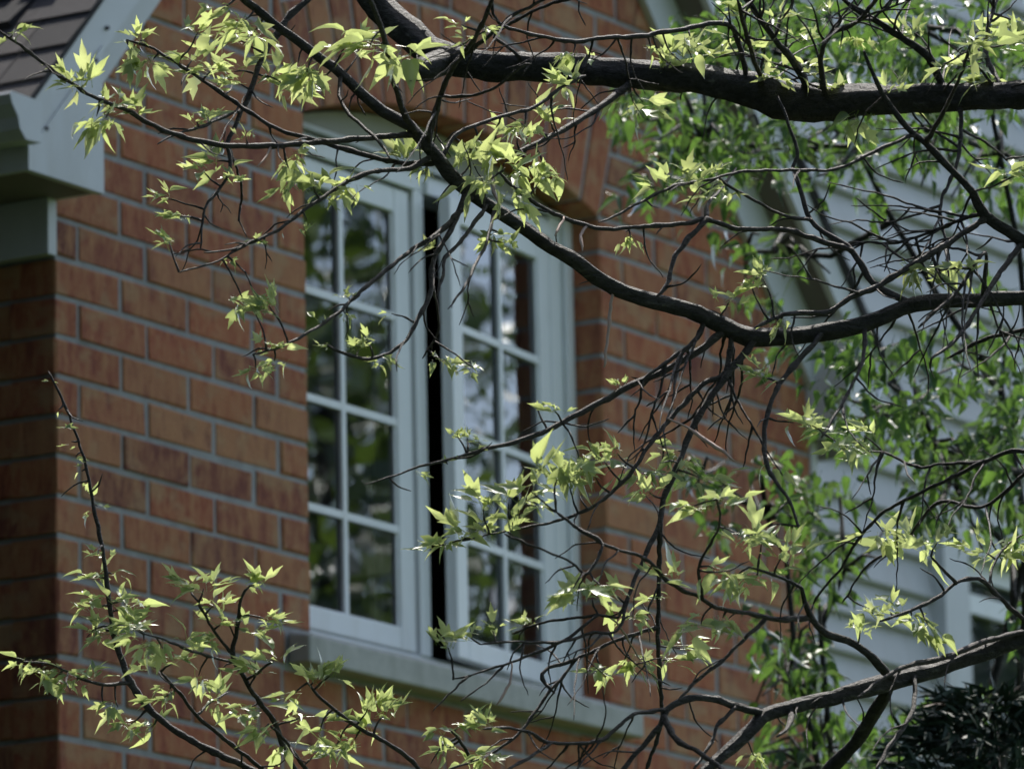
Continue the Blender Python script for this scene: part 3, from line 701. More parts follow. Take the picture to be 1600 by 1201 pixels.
T = [  # traced branches: name, parent, points, end depth offset
 ('a', 'M1', [(1125, 522, 13), (1088, 550, 12), (1031, 583, 11), (991, 599, 10), (950, 622, 10), (890, 653, 9), (856, 672, 8), (806, 690, 7), (756, 702, 6), (706, 717, 5), (657, 728, 4), (607, 746, 3), (570, 756, 3)], -.3),
 ('b', 'M1', [(1100, 505, 8), (1084, 534, 8), (1052, 558, 7), (1011, 587, 5), (985, 602, 4)], -.1),
 ('c', 'M1', [(1180, 530, 13), (1141, 579, 12), (1112, 619, 11), (1088, 656, 11), (1072, 692, 10), (1056, 733, 10), (1037, 780, 9), (1031, 817, 8), (1011, 861, 8), (995, 898, 7), (982, 930, 6), (965, 965, 5), (936, 960, 5), (900, 988, 5), (870, 1006, 5), (840, 1018, 5), (810, 1030, 4), (776, 1042, 4), (736, 1054, 3), (708, 1061, 3)], -.4),
 ('c2', 'c', [(1031, 817, 8), (1030, 900, 7), (1028, 985, 7), (1031, 1060, 7), (1033, 1130, 6), (1010, 1201, 6)], .1),
 ('d', 'M1', [(1145, 520, 9), (1133, 581, 9), (1100, 599, 9), (1072, 627, 8), (1039, 664, 8), (1011, 700, 7), (987, 737, 7), (950, 774, 6), (923, 793, 5), (873, 813, 5), (823, 823, 4), (773, 833, 3), (735, 842, 3)], -.25),
 ('e', 'M1', [(1285, 520, 10), (1263, 546, 9), (1234, 579, 9), (1214, 607, 8), (1198, 652, 8), (1194, 692, 7), (1198, 725, 7), (1210, 749, 6), (1234, 784, 5), (1250, 830, 4)], -.3),
 ('f', 'M1', [(1352, 505, 7), (1348, 562, 6), (1324, 615, 5), (1307, 644, 5), (1283, 684, 4)], -.25),
 ('g', 'N1', [(1535, 345, 10), (1450, 399, 10), (1409, 424, 10), (1368, 449, 10), (1328, 465, 9), (1295, 487, 9), (1242, 489, 8), (1210, 497, 6), (1180, 512, 5)], -.15),
 ('K', 'M1', [(1420, 472, 13), (1380, 453, 12), (1356, 432, 11), (1332, 392, 10), (1300, 370, 8), (1267, 345, 7), (1251, 296, 7), (1238, 260, 6), (1247, 244, 6), (1234, 199, 5), (1215, 150, 5)], .1),
 ('H', 'K', [(1328, 390, 9), (1275, 374, 9), (1226, 359, 8), (1153, 357, 8), (1104, 343, 8), (1070, 349, 8), (991, 355, 7), (946, 358, 7), (917, 352, 7), (880, 340, 7), (840, 320, 6), (806, 295, 6), (780, 270, 5)], -.3),
 ('h2', 'N1', [(1519, 337, 6), (1458, 361, 5), (1397, 380, 5), (1356, 378, 4), (1334, 388, 4)], .1),
 ('i', 'N1', [(1425, 212, 7), (1376, 232, 6), (1328, 256, 6), (1295, 266, 5), (1234, 266, 5), (1161, 268, 5), (1112, 280, 5), (1052, 292, 6), (991, 321, 5), (960, 338, 4), (935, 347, 3)], -.3),
 ('j', 'K', [(1267, 345, 6), (1226, 337, 5), (1194, 321, 5), (1141, 292, 5), (1120, 275, 4)], -.2),
 ('k', 'H', [(1104, 343, 8), (1096, 352, 8), (1082, 365, 8), (1067, 384, 8), (1054, 401, 7), (1047, 428, 7), (1039, 450, 6), (1025, 464, 5)], -.1),
 ('k2', 'H', [(1104, 343, 7), (1107, 316, 6), (1125, 298, 5), (1150, 262, 5)], .2),
 ('l', 'B1', [(1165, 112, 9), (1145, 45, 9), (1112, 37, 8), (1069, 46, 8), (1028, 51, 8), (1001, 57, 8), (942, 59, 7), (898, 65, 7), (851, 58, 6), (790, 42, 5), (771, 22, 5), (768, -20, 4)], -.4),
 ('m', 'B1', [(985, 130, 14), (951, 157, 12), (925, 174, 12), (900, 191, 11), (860, 213, 9), (826, 229, 7), (800, 238, 4)], -.3),
 ('n1', 'B1', [(1287, 140, 9), (1283, 89, 8), (1299, 53, 8), (1336, 37, 7), (1368, 0, 7), (1390, -40, 6)], -.3),
 ('n2', 'B1', [(1258, 130, 14), (1235, 90, 13), (1210, 61, 11), (1175, 10, 9), (1150, -30, 8)], -.2),
 ('n3', 'B1', [(1190, 120, 9), (1181, 102, 8), (1165, 49, 7), (1153, 0, 6)], -.3),
 ('n4', 'B1', [(1470, 130, 15), (1450, 88, 14), (1417, 65, 12), (1376, 37, 10), (1330, 10, 8), (1300, -20, 6)], -.1),
 ('n5', 'B1', [(1560, 130, 9), (1540, 80, 8), (1550, 20, 7), (1570, -30, 6)], .2),
 ('n6', 'N1', [(1446, 224, 8), (1470, 183, 7), (1500, 120, 6), (1520, 60, 5)], -.3),
 ('n7', 'B1', [(1500, 170, 8), (1502, 203, 7), (1494, 260, 6), (1470, 320, 5), (1480, 390, 4)], -.2),
 ('n8', 'N1', [(1600, 378, 9), (1560, 430, 8), (1535, 470, 7), (1494, 530, 6), (1454, 560, 5)], -.3),
 ('o1', 'M1', [(1535, 466, 7), (1539, 395, 6), (1494, 457, 6), (1454, 493, 5), (1435, 512, 4)], -.2),
 ('o2', 'M1', [(1690, 470, 9), (1600, 514, 7), (1539, 530, 6), (1480, 560, 4)], .2),
 ('p', 'R1', [(1700, 975, 10), (1660, 760, 9), (1600, 705, 8), (1539, 721, 7), (1490, 745, 6), (1437, 770, 6), (1385, 797, 5), (1360, 820, 5), (1336, 849, 5), (1315, 886, 4), (1287, 918, 4), (1270, 945, 3)], .5),
 ('p2', 'p', [(1539, 721, 6), (1470, 725, 5), (1433, 729, 5), (1380, 705, 4)], .2),
 ('p3', 'p', [(1620, 720, 7), (1540, 790, 6), (1466, 785, 6), (1410, 850, 5), (1356, 882, 4), (1316, 942, 3)], .5),
 ('q', 'R1', [(1640, 990, 9), (1600, 967, 8), (1559, 930, 7), (1529, 904, 7), (1494, 910, 6), (1470, 930, 6), (1437, 947, 6), (1397, 963, 5), (1375, 970, 4)], -.25),
 ('q2', 'q', [(1494, 910, 6), (1474, 890, 5), (1454, 869, 4)], -.1),
 ('q3', 'q', [(1545, 915, 5), (1553, 880, 4), (1575, 850, 4), (1600, 835, 3)], .1),
 ('r', 'R1', [(1393, 1060, 16), (1356, 1020, 14), (1324, 1001, 13), (1291, 989, 12), (1267, 965, 11), (1257, 942, 8), (1253, 918, 7), (1242, 912, 6), (1210, 898, 5), (1170, 885, 4)], -.3),
 ('r2', 'r', [(1265, 964, 9), (1214, 967, 9), (1177, 959, 8), (1121, 949, 7), (1092, 932, 7), (1064, 920, 7), (1035, 900, 6), (1015, 877, 6), (991, 865, 6), (950, 853, 5), (905, 826, 5), (870, 800, 4)], -.3),
 ('r3', 'r2', [(1200, 967, 7), (1153, 1007, 6), (1129, 1032, 6), (1104, 1050, 6), (1076, 1076, 5), (1060, 1093, 4)], -.1),
 ('r4', 'r2', [(1100, 937, 5), (1092, 885, 5), (1110, 850, 5), (1125, 815, 4), (1120, 780, 4)], -.2),
 ('t1', 'R1', [(1389, 1068, 24), (1381, 1089, 23), (1356, 1129, 22), (1328, 1170, 22), (1299, 1198, 23), (1265, 1250, 20)], .3),
 ('t2', 'R1', [(1190, 1114, 14), (1145, 1101, 13), (1112, 1091, 12), (1076, 1091, 12), (1043, 1107, 11), (1031, 1133, 10), (1003, 1166, 9), (974, 1201, 8), (950, 1230, 7)], -.2),
 ('t3', 'R1', [(1600, 987, 9), (1535, 1003, 9), (1478, 1026, 9), (1417, 1040, 8), (1375, 1062, 6), (1340, 1090, 4)], -.35),
 ('t4', 'R1', [(1429, 1058, 9), (1429, 1080, 8), (1427, 1105, 8), (1417, 1129, 7), (1389, 1166, 7), (1368, 1205, 6)], -.2),
 ('t5', 'R1', [(1236, 1112, 9), (1232, 1135, 7), (1214, 1150, 5)], -.1),
 ('t6', 't2', [(1149, 1105, 7), (1121, 1133, 7), (1112, 1158, 6), (1084, 1201, 6)], -.1),
 ('t7', 't2', [(1039, 1118, 9), (1056, 1154, 9), (1084, 1170, 8), (1125, 1198, 8), (1150, 1225, 7)], -.2),
 ('t8', 't2', [(1043, 1107, 7), (990, 1116, 6), (960, 1140, 7), (931, 1158, 7), (861, 1160, 6), (826, 1143, 6), (784, 1136, 5), (755, 1139, 4)], -.2),
 ('t9', 't8', [(861, 1160, 6), (826, 1183, 5), (790, 1203, 5)], -.1),
 ('dd', 'c', [(982, 930, 6), (965, 984, 5), (926, 988, 5), (900, 996, 5), (880, 1002, 5), (830, 1003, 4), (790, 1002, 4), (750, 1006, 3)], -.2),
 ('ee', 'c2', [(1028, 980, 6), (960, 1001, 6), (930, 1016, 6), (900, 1030, 6), (884, 1052, 5), (860, 1078, 5), (840, 1106, 5), (808, 1148, 5), (755, 1183, 4), (700, 1201, 3)], -.2),
 ('ff', 'ee', [(900, 1030, 6), (856, 1043, 6), (847, 1052, 6), (852, 1068, 6), (866, 1082, 5)], -.05),
 ('hh', 'r2', [(905, 826, 6), (941, 850, 5), (917, 896, 5), (899, 882, 4), (871, 868, 4), (826, 850, 4), (787, 833, 3)], -.1),
 ('cc2', 'c', [(788, 1038, 4), (760, 1066, 3), (720, 1094, 3)], -.05),
 ('cc3', 'c', [(732, 1055, 4), (706, 1080, 3), (676, 1110, 2.5)], -.05),
 ('dn', 'c', [(936, 958, 5), (860, 970, 4), (830, 978, 4), (800, 990, 3)], .1),
 ('s', 'M1', [(655, 212, 11), (634, 211, 10), (561, 217, 9), (471, 225, 9), (416, 228, 9), (350, 227, 9), (283, 213, 8), (233, 193, 8), (200, 173, 7), (167, 160, 7), (143, 150, 6), (93, 118, 6), (40, 77, 5), (0, 50, 4), (-40, 30, 3)], -.35),
 ('t', 'M1', [(690, 256, 9), (640, 256, 8), (597, 249, 8), (536, 232, 8), (481, 216, 7), (434, 202, 7), (388, 174, 7), (350, 148, 7), (322, 129, 6), (297, 112, 6), (256, 86, 5), (228, 71, 4), (200, 64, 4)], .1),
 ('u', 'B1', [(555, -60, 12), (510, -30, 11), (481, 0, 10), (453, 24, 10), (436, 49, 10), (419, 75, 9), (404, 105, 9), (389, 150, 9), (378, 172, 8), (367, 197, 8), (356, 224, 7), (360, 263, 6), (340, 300, 5), (320, 326, 4), (313, 390, 3)], -.3),
 ('u2', 'u', [(376, 174, 6), (350, 182, 6), (331, 191, 5), (303, 202, 5), (279, 208, 4), (245, 225, 3)], -.2),
 ('u3', 'u', [(356, 226, 5), (372, 270, 4), (378, 300, 4), (372, 345, 3)], .2),
 ('w', 'M1', [(738, 305, 8), (690, 360, 8), (640, 393, 7), (590, 433, 7), (563, 456, 6), (523, 493, 6), (467, 528, 5), (430, 545, 4), (395, 553, 3)], -.4),
 ('x', 'M1', [(680, 240, 9), (640, 263, 8), (590, 267, 7), (550, 280, 7), (507, 307, 6), (473, 330, 6), (433, 360, 5), (383, 383, 4), (350, 392, 3), (318, 394, 3)], -.3),
 ('x2', 'x', [(400, 374, 4), (367, 392, 4), (332, 411, 3), (280, 425, 3)], -.1),
 ('y', 'M1', [(535, 117, 7), (530, 150, 6), (547, 180, 6), (573, 203, 6), (597, 227, 5), (610, 250, 4)], -.2),
 ('z', 'M1', [(728, 300, 10), (708, 352, 9), (682, 396, 8), (674, 420, 8), (672, 460, 7), (656, 492, 7), (630, 536, 6), (583, 560, 6), (540, 553, 5), (507, 537, 4)], -.3),
 ('aa', 'M1', [(762, 320, 7), (724, 372, 6), (696, 404, 6), (692, 430, 5), (682, 462, 4)], -.2),
 ('ab', 'M1', [(772, 328, 6), (760, 380, 5), (744, 410, 5), (726, 448, 4), (700, 482, 3)], -.25),
 ('ac', 'z', [(676, 440, 5), (683, 480, 4), (684, 520, 4), (660, 560, 3)], .1),
 ('bb', 'M1', [(688, 250, 8), (713, 210, 7), (740, 197, 7), (790, 180, 6), (836, 167, 6), (880, 135, 5), (915, 118, 4)], .2),
 ('v1', 'M1', [(655, 212, 11), (630, 174, 11), (615, 120, 10), (597, 47, 9), (579, 0, 8), (570, -40, 7)], -.3),
 ('v2', 'M1', [(668, 225, 10), (684, 163, 10), (706, 109, 9), (735, 70, 8), (752, 40, 8), (768, 0, 7), (775, -40, 6)], -.35),
 ('v3', 'v2', [(720, 88, 7), (760, 60, 6), (800, 25, 6), (840, 5, 5), (880, -20, 5)], -.1),
 ('v4', 'v2', [(690, 150, 6), (730, 150, 5), (772, 138, 5), (812, 105, 5), (830, 100, 4)], -.1),
 ('v5', 'B1', [(812, 90, 6), (790, 70, 6), (775, 52, 6), (850, 10, 6), (905, -5, 5)], -.3),
 ('L1', 'S', [(470, 1238, 11), (430, 1222, 11), (384, 1197, 11), (334, 1174, 11), (284, 1147, 11), (247, 1120, 11), (220, 1090, 11), (200, 1057, 10), (187, 1020, 10), (177, 984, 9), (170, 934, 8), (164, 883, 7), (157, 840, 6), (147, 795, 6), (136, 733, 5), (122, 688, 4), (108, 649, 4), (93, 614, 4), (75, 579, 3)], .1),
 ('L2', 'S', [(520, 1255, 10), (475, 1225, 9), (461, 1201, 9), (441, 1160, 9), (427, 1124, 9), (401, 1090, 8), (381, 1057, 8), (364, 1024, 8), (371, 980, 7), (377, 934, 5), (390, 915, 4)], -.2),
 ('L2a', 'L2', [(362, 1020, 6), (334, 984, 5), (310, 940, 4)], -.1),
 ('L2b', 'L2', [(364, 1034, 6), (347, 1030, 5), (300, 1017, 5), (260, 1000, 4), (225, 990, 3)], -.2),
 ('L2c', 'L2', [(385, 1062, 5), (410, 1045, 4), (428, 1030, 3)], -.1),
 ('L3', 'S', [(450, 1228, 8), (411, 1201, 7), (367, 1167, 7), (334, 1140, 7), (307, 1117, 6), (287, 1090, 6), (264, 1064, 5), (245, 1045, 4)], -.15),
 ('L3a', 'L3', [(307, 1117, 5), (330, 1096, 4), (360, 1080, 3)], .1),
 ('L4', 'L1', [(204, 1068, 6), (160, 1069, 6), (127, 1059, 5), (77, 1037, 4), (33, 1034, 3)], -.15),
 ('L5', 'S', [(700, 1280, 9), (650, 1196, 8), (608, 1162, 7), (563, 1138, 7), (528, 1113, 6), (496, 1085, 5), (480, 1065, 4)], -.2),
 ('L6', 'S', [(560, 1262, 8), (500, 1225, 7), (470, 1190, 6), (445, 1155, 5), (420, 1130, 4)], -.3),
 ('L7', 'S', [(850, 1300, 8), (790, 1240, 7), (740, 1190, 6), (715, 1150, 5), (690, 1135, 3)], -.2),
]
for name, par, pts, dd in T:
    q = nearest(pts[0][0], pts[0][1], [par]); branch(name, pts, par, d1=q[2][3]+dd)
BRANCH_NAMES = list(BR)

leaves = []
def in_frame(x, y): return -30 < x < 1630 and -30 < y < 1231
def cluster(x, y, size, n=None, tone=None):
    """leaves unfolding round a node at pixel (x, y), the shoot fixed to the nearest branch"""
    q = nearest(x, y); sx, sy, st, sd0 = q[2]; dist = math.sqrt(q[0]); d = sd0+rb_.uniform(-.03, .03)*min(1, dist/20)
    if dist > 6:
        mx, my = (sx+x)/2+rb_.uniform(-.1, .1)*dist, (sy+y)/2+rb_.uniform(-.1, .1)*dist
        branch('', [(sx, sy, 3.4), (mx, my, 3.0), (x, y, 2.4)], q[1], d1=d, kind='twig', rec=False)
    node = at(x, y, d); away = Vector((x-sx, -(y-sy), 0))
    base = (CR*away.x+CU*away.y)
    base = base.normalized()*.6 if base.length > 1 else (CR*rb_.choice((-1, -1, 1)) * .5)
    n = n or rb_.choice((7, 8, 9, 10, 11)); size = size*(1.06 if y > 840 and x < 800 else 1.22)
    for i in range(n):
        dirv = base + CR*rb_.gauss(-.1, .8)+CU*rb_.gauss(-.02, .34)+CF*rb_.gauss(0, .5)
        up = Vector((0, 0, 1))*rb_.uniform(.4, 1.1)+CR*rb_.gauss(0, .4)-CF*rb_.uniform(-.6, .9)
        ln = size*(rb_.uniform(.45, .95) if rb_.random() < .8 else rb_.uniform(.25, .45))*d/FPX
        k = rb_.choice((0, 1, 2, 3, 0, 1, 2, 3, 4, 5, 6, 7, 8, 9, 10, 11, 12, 13, 14))
        p = node+dirv.normalized()*ln*.3+CR*rb_.gauss(0, .22)*size*d/FPX+CU*rb_.gauss(0, .10)*size*d/FPX
        leaves.append((leaf_mat(p, dirv, up, ln), k, ln*FPX/d if in_frame(x, y) else 0))
CL = [(20,55,42),(130,132,50),(112,128,40),(180,162,38),(150,182,46),(208,175,40),(165,185,34),(200,70,44),(240,92,44),(222,60,34),(300,95,50),(330,110,42),(365,112,52),(372,130,40),(345,15,38),(385,30,50),(398,50,42),(370,60,36),(310,50,30),(425,118,48),(465,98,50),(455,138,40),(500,128,40),(478,112,40),(545,65,60),(585,72,62),(620,85,62),(560,85,42),
 (340,252,42),(318,268,36),(355,280,28),(262,310,34),(280,338,30),(265,378,36),(400,380,18),(360,405,20),(385,215,24),(330,185,30),(308,190,26),(470,245,50),(455,278,52),(490,292,50),(545,288,40),(520,300,36),(640,252,46),(665,262,30),(725,228,52),(755,235,54),(790,262,56),(760,285,48),(820,262,50),(850,262,44),(842,285,40),(800,295,46),(735,255,44),(808,215,40),(820,195,34),(860,190,46),(885,130,46),(870,122,40),(895,82,38),(925,110,30),(735,62,26),(720,38,26),(760,45,22),(780,365,34),(790,380,30),(985,372,26),(398,462,44),(380,468,40),(420,478,36),(400,492,34),(425,545,34),(400,575,26),(428,565,30),(560,545,26),(590,560,26),(575,535,22),(545,465,22),(540,490,18),(512,540,18),(685,560,30),(705,570,28),(740,575,24),(675,390,20),(865,640,26),(838,636,22),(715,682,16),(730,684,16),(748,690,16),
 (905,715,58),(870,745,56),(945,722,52),(965,708,44),(930,745,46),(830,768,54),(795,785,50),(755,795,50),(720,838,52),(700,850,44),(760,832,46),(800,815,40),(850,790,40),(905,772,44),(890,760,42),(1000,735,38),(1030,745,40),(1015,770,36),(1080,790,46),(1128,785,46),(1060,705,38),(1090,745,36),(895,918,46),(925,935,50),(960,930,42),(990,962,40),(940,915,36),(985,1030,44),(940,1045,40),(1040,902,42),(1025,935,38),(700,1012,42),(735,995,40),(770,985,36),(820,975,30),(1095,975,52),(1130,965,46),(1150,900,50),(1118,890,48),(1190,850,56),(1222,868,52),(1210,895,46),(1160,838,36),(1180,905,42),(1070,1012,42),(1048,1030,36),(1178,1180,28),
 (1140,470,48),(1190,432,36),(1215,500,28),(1175,450,34),(968,600,22),(1192,590,38),(1240,660,44),(1268,665,40),(1310,692,48),(1350,680,42),(1345,710,34),(1200,725,30),(1080,62,44),(1060,95,56),(1088,92,60),(1045,105,40),(1005,160,48),(975,150,44),(1040,290,40),(1075,285,36),(1112,308,44),(1112,275,34),(1018,78,26),(1390,140,36),(1340,185,46),(1365,160,40),(1310,150,34),(1530,60,62),(1575,70,64),(1555,130,52),(1500,105,50),(1595,40,56),(1585,275,48),(1430,842,62),(1400,850,52),(1465,848,54),(1380,830,40),(1390,955,44),(1425,962,42),(1450,975,38),(1350,948,44),(1345,985,30),(1540,862,42),(1565,868,42),(1590,848,38),(1485,412,46),(1430,415,46),(1515,425,38),(1460,435,36),(1150,300,26),(1170,20,38),(1210,30,36),(1250,60,36),(1140,60,34),(1185,75,34),(1290,20,34),(1330,60,30),(1260,110,36),(1215,120,34),(1430,60,36),
 (160,868,34),(150,900,36),(175,895,34),(150,945,56),(185,940,50),(200,950,46),(165,985,48),(195,975,46),(215,985,46),(150,985,36),(65,1040,46),(42,1035,40),(95,1048,44),(120,1062,38),(85,1062,36),(145,1060,34),(160,1098,40),(185,1105,46),(205,1130,40),(235,1135,44),(250,1000,48),(285,1005,44),(225,1000,40),(240,1042,40),(270,1035,42),(265,1075,34),(295,912,46),(318,920,44),(335,945,40),(400,912,48),(412,965,40),(390,985,38),(345,975,38),(335,995,36),(430,1030,46),(400,1048,42),(310,1055,42),(330,1090,44),(345,1098,40),(255,1090,36),(385,1112,52),(415,1135,54),(460,1085,50),(490,1062,52),(515,1055,36),(598,1118,50),(575,1105,40),(580,1145,40),(690,1140,44),(720,1132,46),(755,1135,40),(700,1170,46),(740,1182,46),(555,1155,40),(470,1120,56),(500,1140,56),(525,1165,50),(490,1180,48),(440,1165,46),(760,1180,34)]
for x, y, sz in CL: cluster(x, y, sz)
for i, (x, y) in enumerate([(82, 595), (92, 640), (100, 668), (112, 690), (118, 712), (128, 735), (133, 752), (140, 775), (152, 790), (145, 800), (650, 735), (700, 725), (745, 705), (480, 345), (450, 355), (505, 500), (612, 490)]):
    cluster(x, y, 22, 2)
# fine twigs along the branches
for name in BRANCH_NAMES:
    smp = BR[name]; th = max(s_[2] for s_ in smp); ln = sum(math.hypot(b[0]-a[0], b[1]-a[1]) for a, b in zip(smp[:-1], smp[1:]))
    n = int(ln/ (95 if th < 16 else 130))
    for _ in range(n):
        s_ = rb_.choice(smp[2:]) if len(smp) > 3 else smp[-1]
        if not in_frame(s_[0], s_[1]) or name in ('S',): continue
        a = rb_.uniform(.15, 1.0)*PI + (0 if rb_.random() < .8 else PI)    # mostly hanging down and to the left
        l = rb_.uniform(18, 95); x1, y1 = s_[0]+math.cos(a)*l, s_[1]+math.sin(a)*l
        if s_[0] < 700 and l > 55: l *= .6
        pts = [(s_[0], s_[1], 3.2), (s_[0]+math.cos(a+.25)*l*.5, s_[1]+math.sin(a+.25)*l*.5, 2.6), (s_[0]+math.cos(a)*l, s_[1]+math.sin(a)*l, 1.8)]
        branch('', pts, name, d1=s_[3]+rb_.uniform(-.12, .12), kind='twig', rec=False)
def tangle(n, names, box, lo, hi, amean, asd, th=3.6):
    done = 0
    while done < n:
        nm = rb_.choice(names); s_ = rb_.choice(BR[nm])
        if not (box[0] < s_[0] < box[2] and box[1] < s_[1] < box[3]): done += .05; continue
        done += 1; a = rb_.gauss(amean, asd); l = rb_.uniform(lo, hi); x, y = s_[0], s_[1]; pts = [(x, y, th)]; k = 4
        for i in range(k):
            a += rb_.gauss(0, .2); x += math.cos(a)*l/k; y += math.sin(a)*l/k; pts.append((x, y, th*(1-.16*(i+1))))
        key = 'tg%d' % len(BR); dd = s_[3]+rb_.uniform(-.25, .25)
        branch(key, pts, nm, d1=dd, kind='twig')
        if rb_.random() < .6:
            m_ = BR[key][len(BR[key])//2]; b = a+rb_.choice((-.8, .8)); q = l*.35
            branch('', [(m_[0], m_[1], th*.7), (m_[0]+math.cos(b)*q, m_[1]+math.sin(b)*q, th*.45)], key, d1=m_[3], kind='twig', rec=False)
PIH = PI/2
tangle(16, ['M1', 'a', 'b', 'c', 'd'], (1000, 440, 1200, 640), 70, 190, PIH+.35, .3, 5)
tangle(40, ['N1', 'g', 'K', 'h2', 'n7', 'o1', 'i'], (1300, 200, 1600, 470), 70, 190, PIH+.5, .8, 4.5)
tangle(22, ['B1', 'l', 'v2', 'v3', 'bb', 'm'], (680, 20, 1100, 240), 50, 150, PIH+.9, .6, 3.6)
tangle(44, ['n1', 'n2', 'n3', 'n4', 'n5', 'B1'], (1120, 0, 1600, 200), 60, 150, -PIH+.2, .9, 4.5)
tangle(18, ['c2', 'dd', 'ee', 't2', 'r2', 't8', 'c'], (830, 850, 1120, 1180), 50, 150, PIH+.6, .5, 3.6)
tangle(14, ['t', 's', 'u', 'x', 'w', 'z', 'aa', 'ab'], (240, 120, 760, 480), 40, 110, PIH+.5, .5, 3.2)
tangle(14, ['p', 'p2', 'p3', 'o2', 'M1', 'n8'], (1300, 470, 1640, 860), 60, 170, PIH+.6, .5, 4.2)
# pale dry stalks still hanging on
for pts in ([(1040, 655, 3), (1075, 668, 4), (1105, 690, 7), (1130, 705, 6), (1148, 720, 3)], [(880, 345, 4), (870, 360, 5), (866, 368, 4)], [(917, 354, 4), (908, 368, 5), (910, 392, 4)], [(765, 260, 5), (772, 300, 5), (780, 320, 4)], [(800, 1050, 3), (792, 1075, 5), (776, 1100, 4)], [(425, 230, 4), (415, 245, 4), (403, 260, 3)], [(1000, 1030, 3), (970, 980, 4), (952, 965, 3)], [(955, 470, 5), (950, 520, 5), (944, 575, 4)]):
    q = nearest(pts[0][0], pts[0][1]); branch('', pts, q[1], d1=q[2][3]-.05, kind='dry_stalk', mtl=M['dry'], rec=False)
# crown above the frame, carried by the leader
branch('T0', [(1888, 60, 60), (1880, -150, 52), (1850, -420, 40), (1800, -700, 28), (1760, -950, 12)], d0=10.2, d1=10.3)
for i in range(16):
    par = 'T0' if i % 2 else ('M1' if i % 4 else 'B1')
    c_ = [s_ for s_ in BR[par] if s_[1] < -25]; s_ = rb_.choice(c_)
    x1 = s_[0]+rb_.uniform(-620, -150) if par == 'T0' else s_[0]+rb_.uniform(-300, 250); y1 = min(-180, s_[1]+rb_.uniform(-330, -60))
    branch('up%d' % i, [(s_[0], s_[1], 13), ((s_[0]+x1)/2, (s_[1]+y1)/2-25, 10), (x1, y1, 5)], par, d1=s_[3]+rb_.uniform(-.8, .8))
    for s_ in BR['up%d' % i][6::5]:
        if s_[1] < -70: cluster(s_[0]+rb_.uniform(-50, 50), s_[1]+rb_.uniform(-40, 40), 46)
emit_leaves(leaves, maple, M['leaf'], 300, 'leaves', 'leaf')

# ------------------------------------------------------------------ the leafy tree behind, before the siding
bp_ = at(1430, 600, 13.4)
back = thing('leafy_tree', 'bushy dark green tree with small glossy leaves between maple and siding wall', 'tree', (bp_.x, bp_.y, 0))
r2 = random.Random(21); leaves2 = []
stem = {}
def stem3(pts, r0, r1, name='branch'):
    c = [np.array(p) for p in pts]; sm = catmull([tuple(p)+(0,) if len(p) == 3 else tuple(p) for p in pts], .12)
    sm = [Vector(s_[:3])+Vector((r2.gauss(0, .014), r2.gauss(0, .014), r2.gauss(0, .014))) for s_ in sm]; n = len(sm)
    MB().tube(sm, [r0+(r1-r0)*i/(n-1) for i in range(n)], 7).build(name, M['bark2'], back, smooth=True); return sm
ts = stem3([(bp_.x, bp_.y, 0), (bp_.x+.05, bp_.y, 1.2), (bp_.x-.05, bp_.y+.05, 2.6), tuple(at(1420, 1420, 13.4))], .09, .014, 'trunk')
hub = at(1420, 1420, 13.4)
STEMS = [[(1420, 1420), (1560, 1150), (1590, 850), (1560, 620), (1470, 450), (1390, 330), (1330, 220), (1300, 80), (1280, -60)], [(1420, 1420), (1605, 1100), (1612, 700), (1590, 400), (1560, 200), (1530, -80)], [(1420, 1420), (1280, 1200), (1240, 1020), (1235, 880), (1190, 800), (1100, 745)], [(1420, 1420), (1330, 1230), (1310, 1000), (1330, 880), (1320, 780)], [(1590, 850), (1500, 760), (1430, 640), (1350, 560)], [(1330, 220), (1220, 210), (1110, 220), (1030, 190)], [(1305, 110), (1200, 70), (1120, 20)], [(1390, 330), (1300, 400), (1230, 400), (1170, 395)], [(1570, 250), (1480, 200), (1420, 60)], [(1420, 1420), (1400, 1250), (1380, 1175), (1300, 1165)], [(1600, 760), (1540, 700), (1470, 700)]]
SM2 = []
for i, st in enumerate(STEMS):
    d0 = 13.4; d1 = 13.4+r2.uniform(-.6, .4)
    pts = [tuple(at(x, y, d0+(d1-d0)*k/(len(st)-1))) for k, (x, y) in enumerate(st)]
    sm = stem3(pts, .010 if i < 2 else .008, .004); SM2 += [(p, px_of(p)) for p in sm]
BLOBS = [(1180, 40, 110, 60, 90), (1300, 60, 130, 60, 110), (1440, 90, 120, 80, 130), (1550, 60, 70, 70, 70), (1120, 150, 60, 60, 40), (1010, 170, 50, 35, 36), (1060, 240, 75, 50, 80), (1190, 220, 90, 60, 80), (1320, 220, 90, 60, 60), (1450, 230, 90, 50, 40), (1560, 280, 60, 70, 45), (1170, 400, 60, 50, 26), (1240, 400, 50, 40, 16), (1330, 560, 90, 55, 70), (1420, 620, 100, 70, 130), (1530, 560, 80, 80, 80), (1560, 680, 60, 70, 80), (1470, 720, 90, 60, 90), (1520, 800, 90, 50, 110), (1360, 660, 60, 40, 40), (1250, 800, 70, 40, 50), (1320, 850, 60, 40, 45), (1180, 760, 60, 40, 30), (1100, 740, 60, 30, 26), (1230, 990, 60, 50, 100), (1220, 1080, 50, 30, 40), (1260, 1060, 40, 50, 50), (1290, 940, 40, 40, 25), (1300, 1150, 80, 50, 90), (1400, 1170, 70, 30, 60), (1210, 1180, 50, 25, 30), (1590, 960, 20, 60, 10), (1510, 1120, 70, 50, 60), (1600, 1010, 25, 40, 10)]
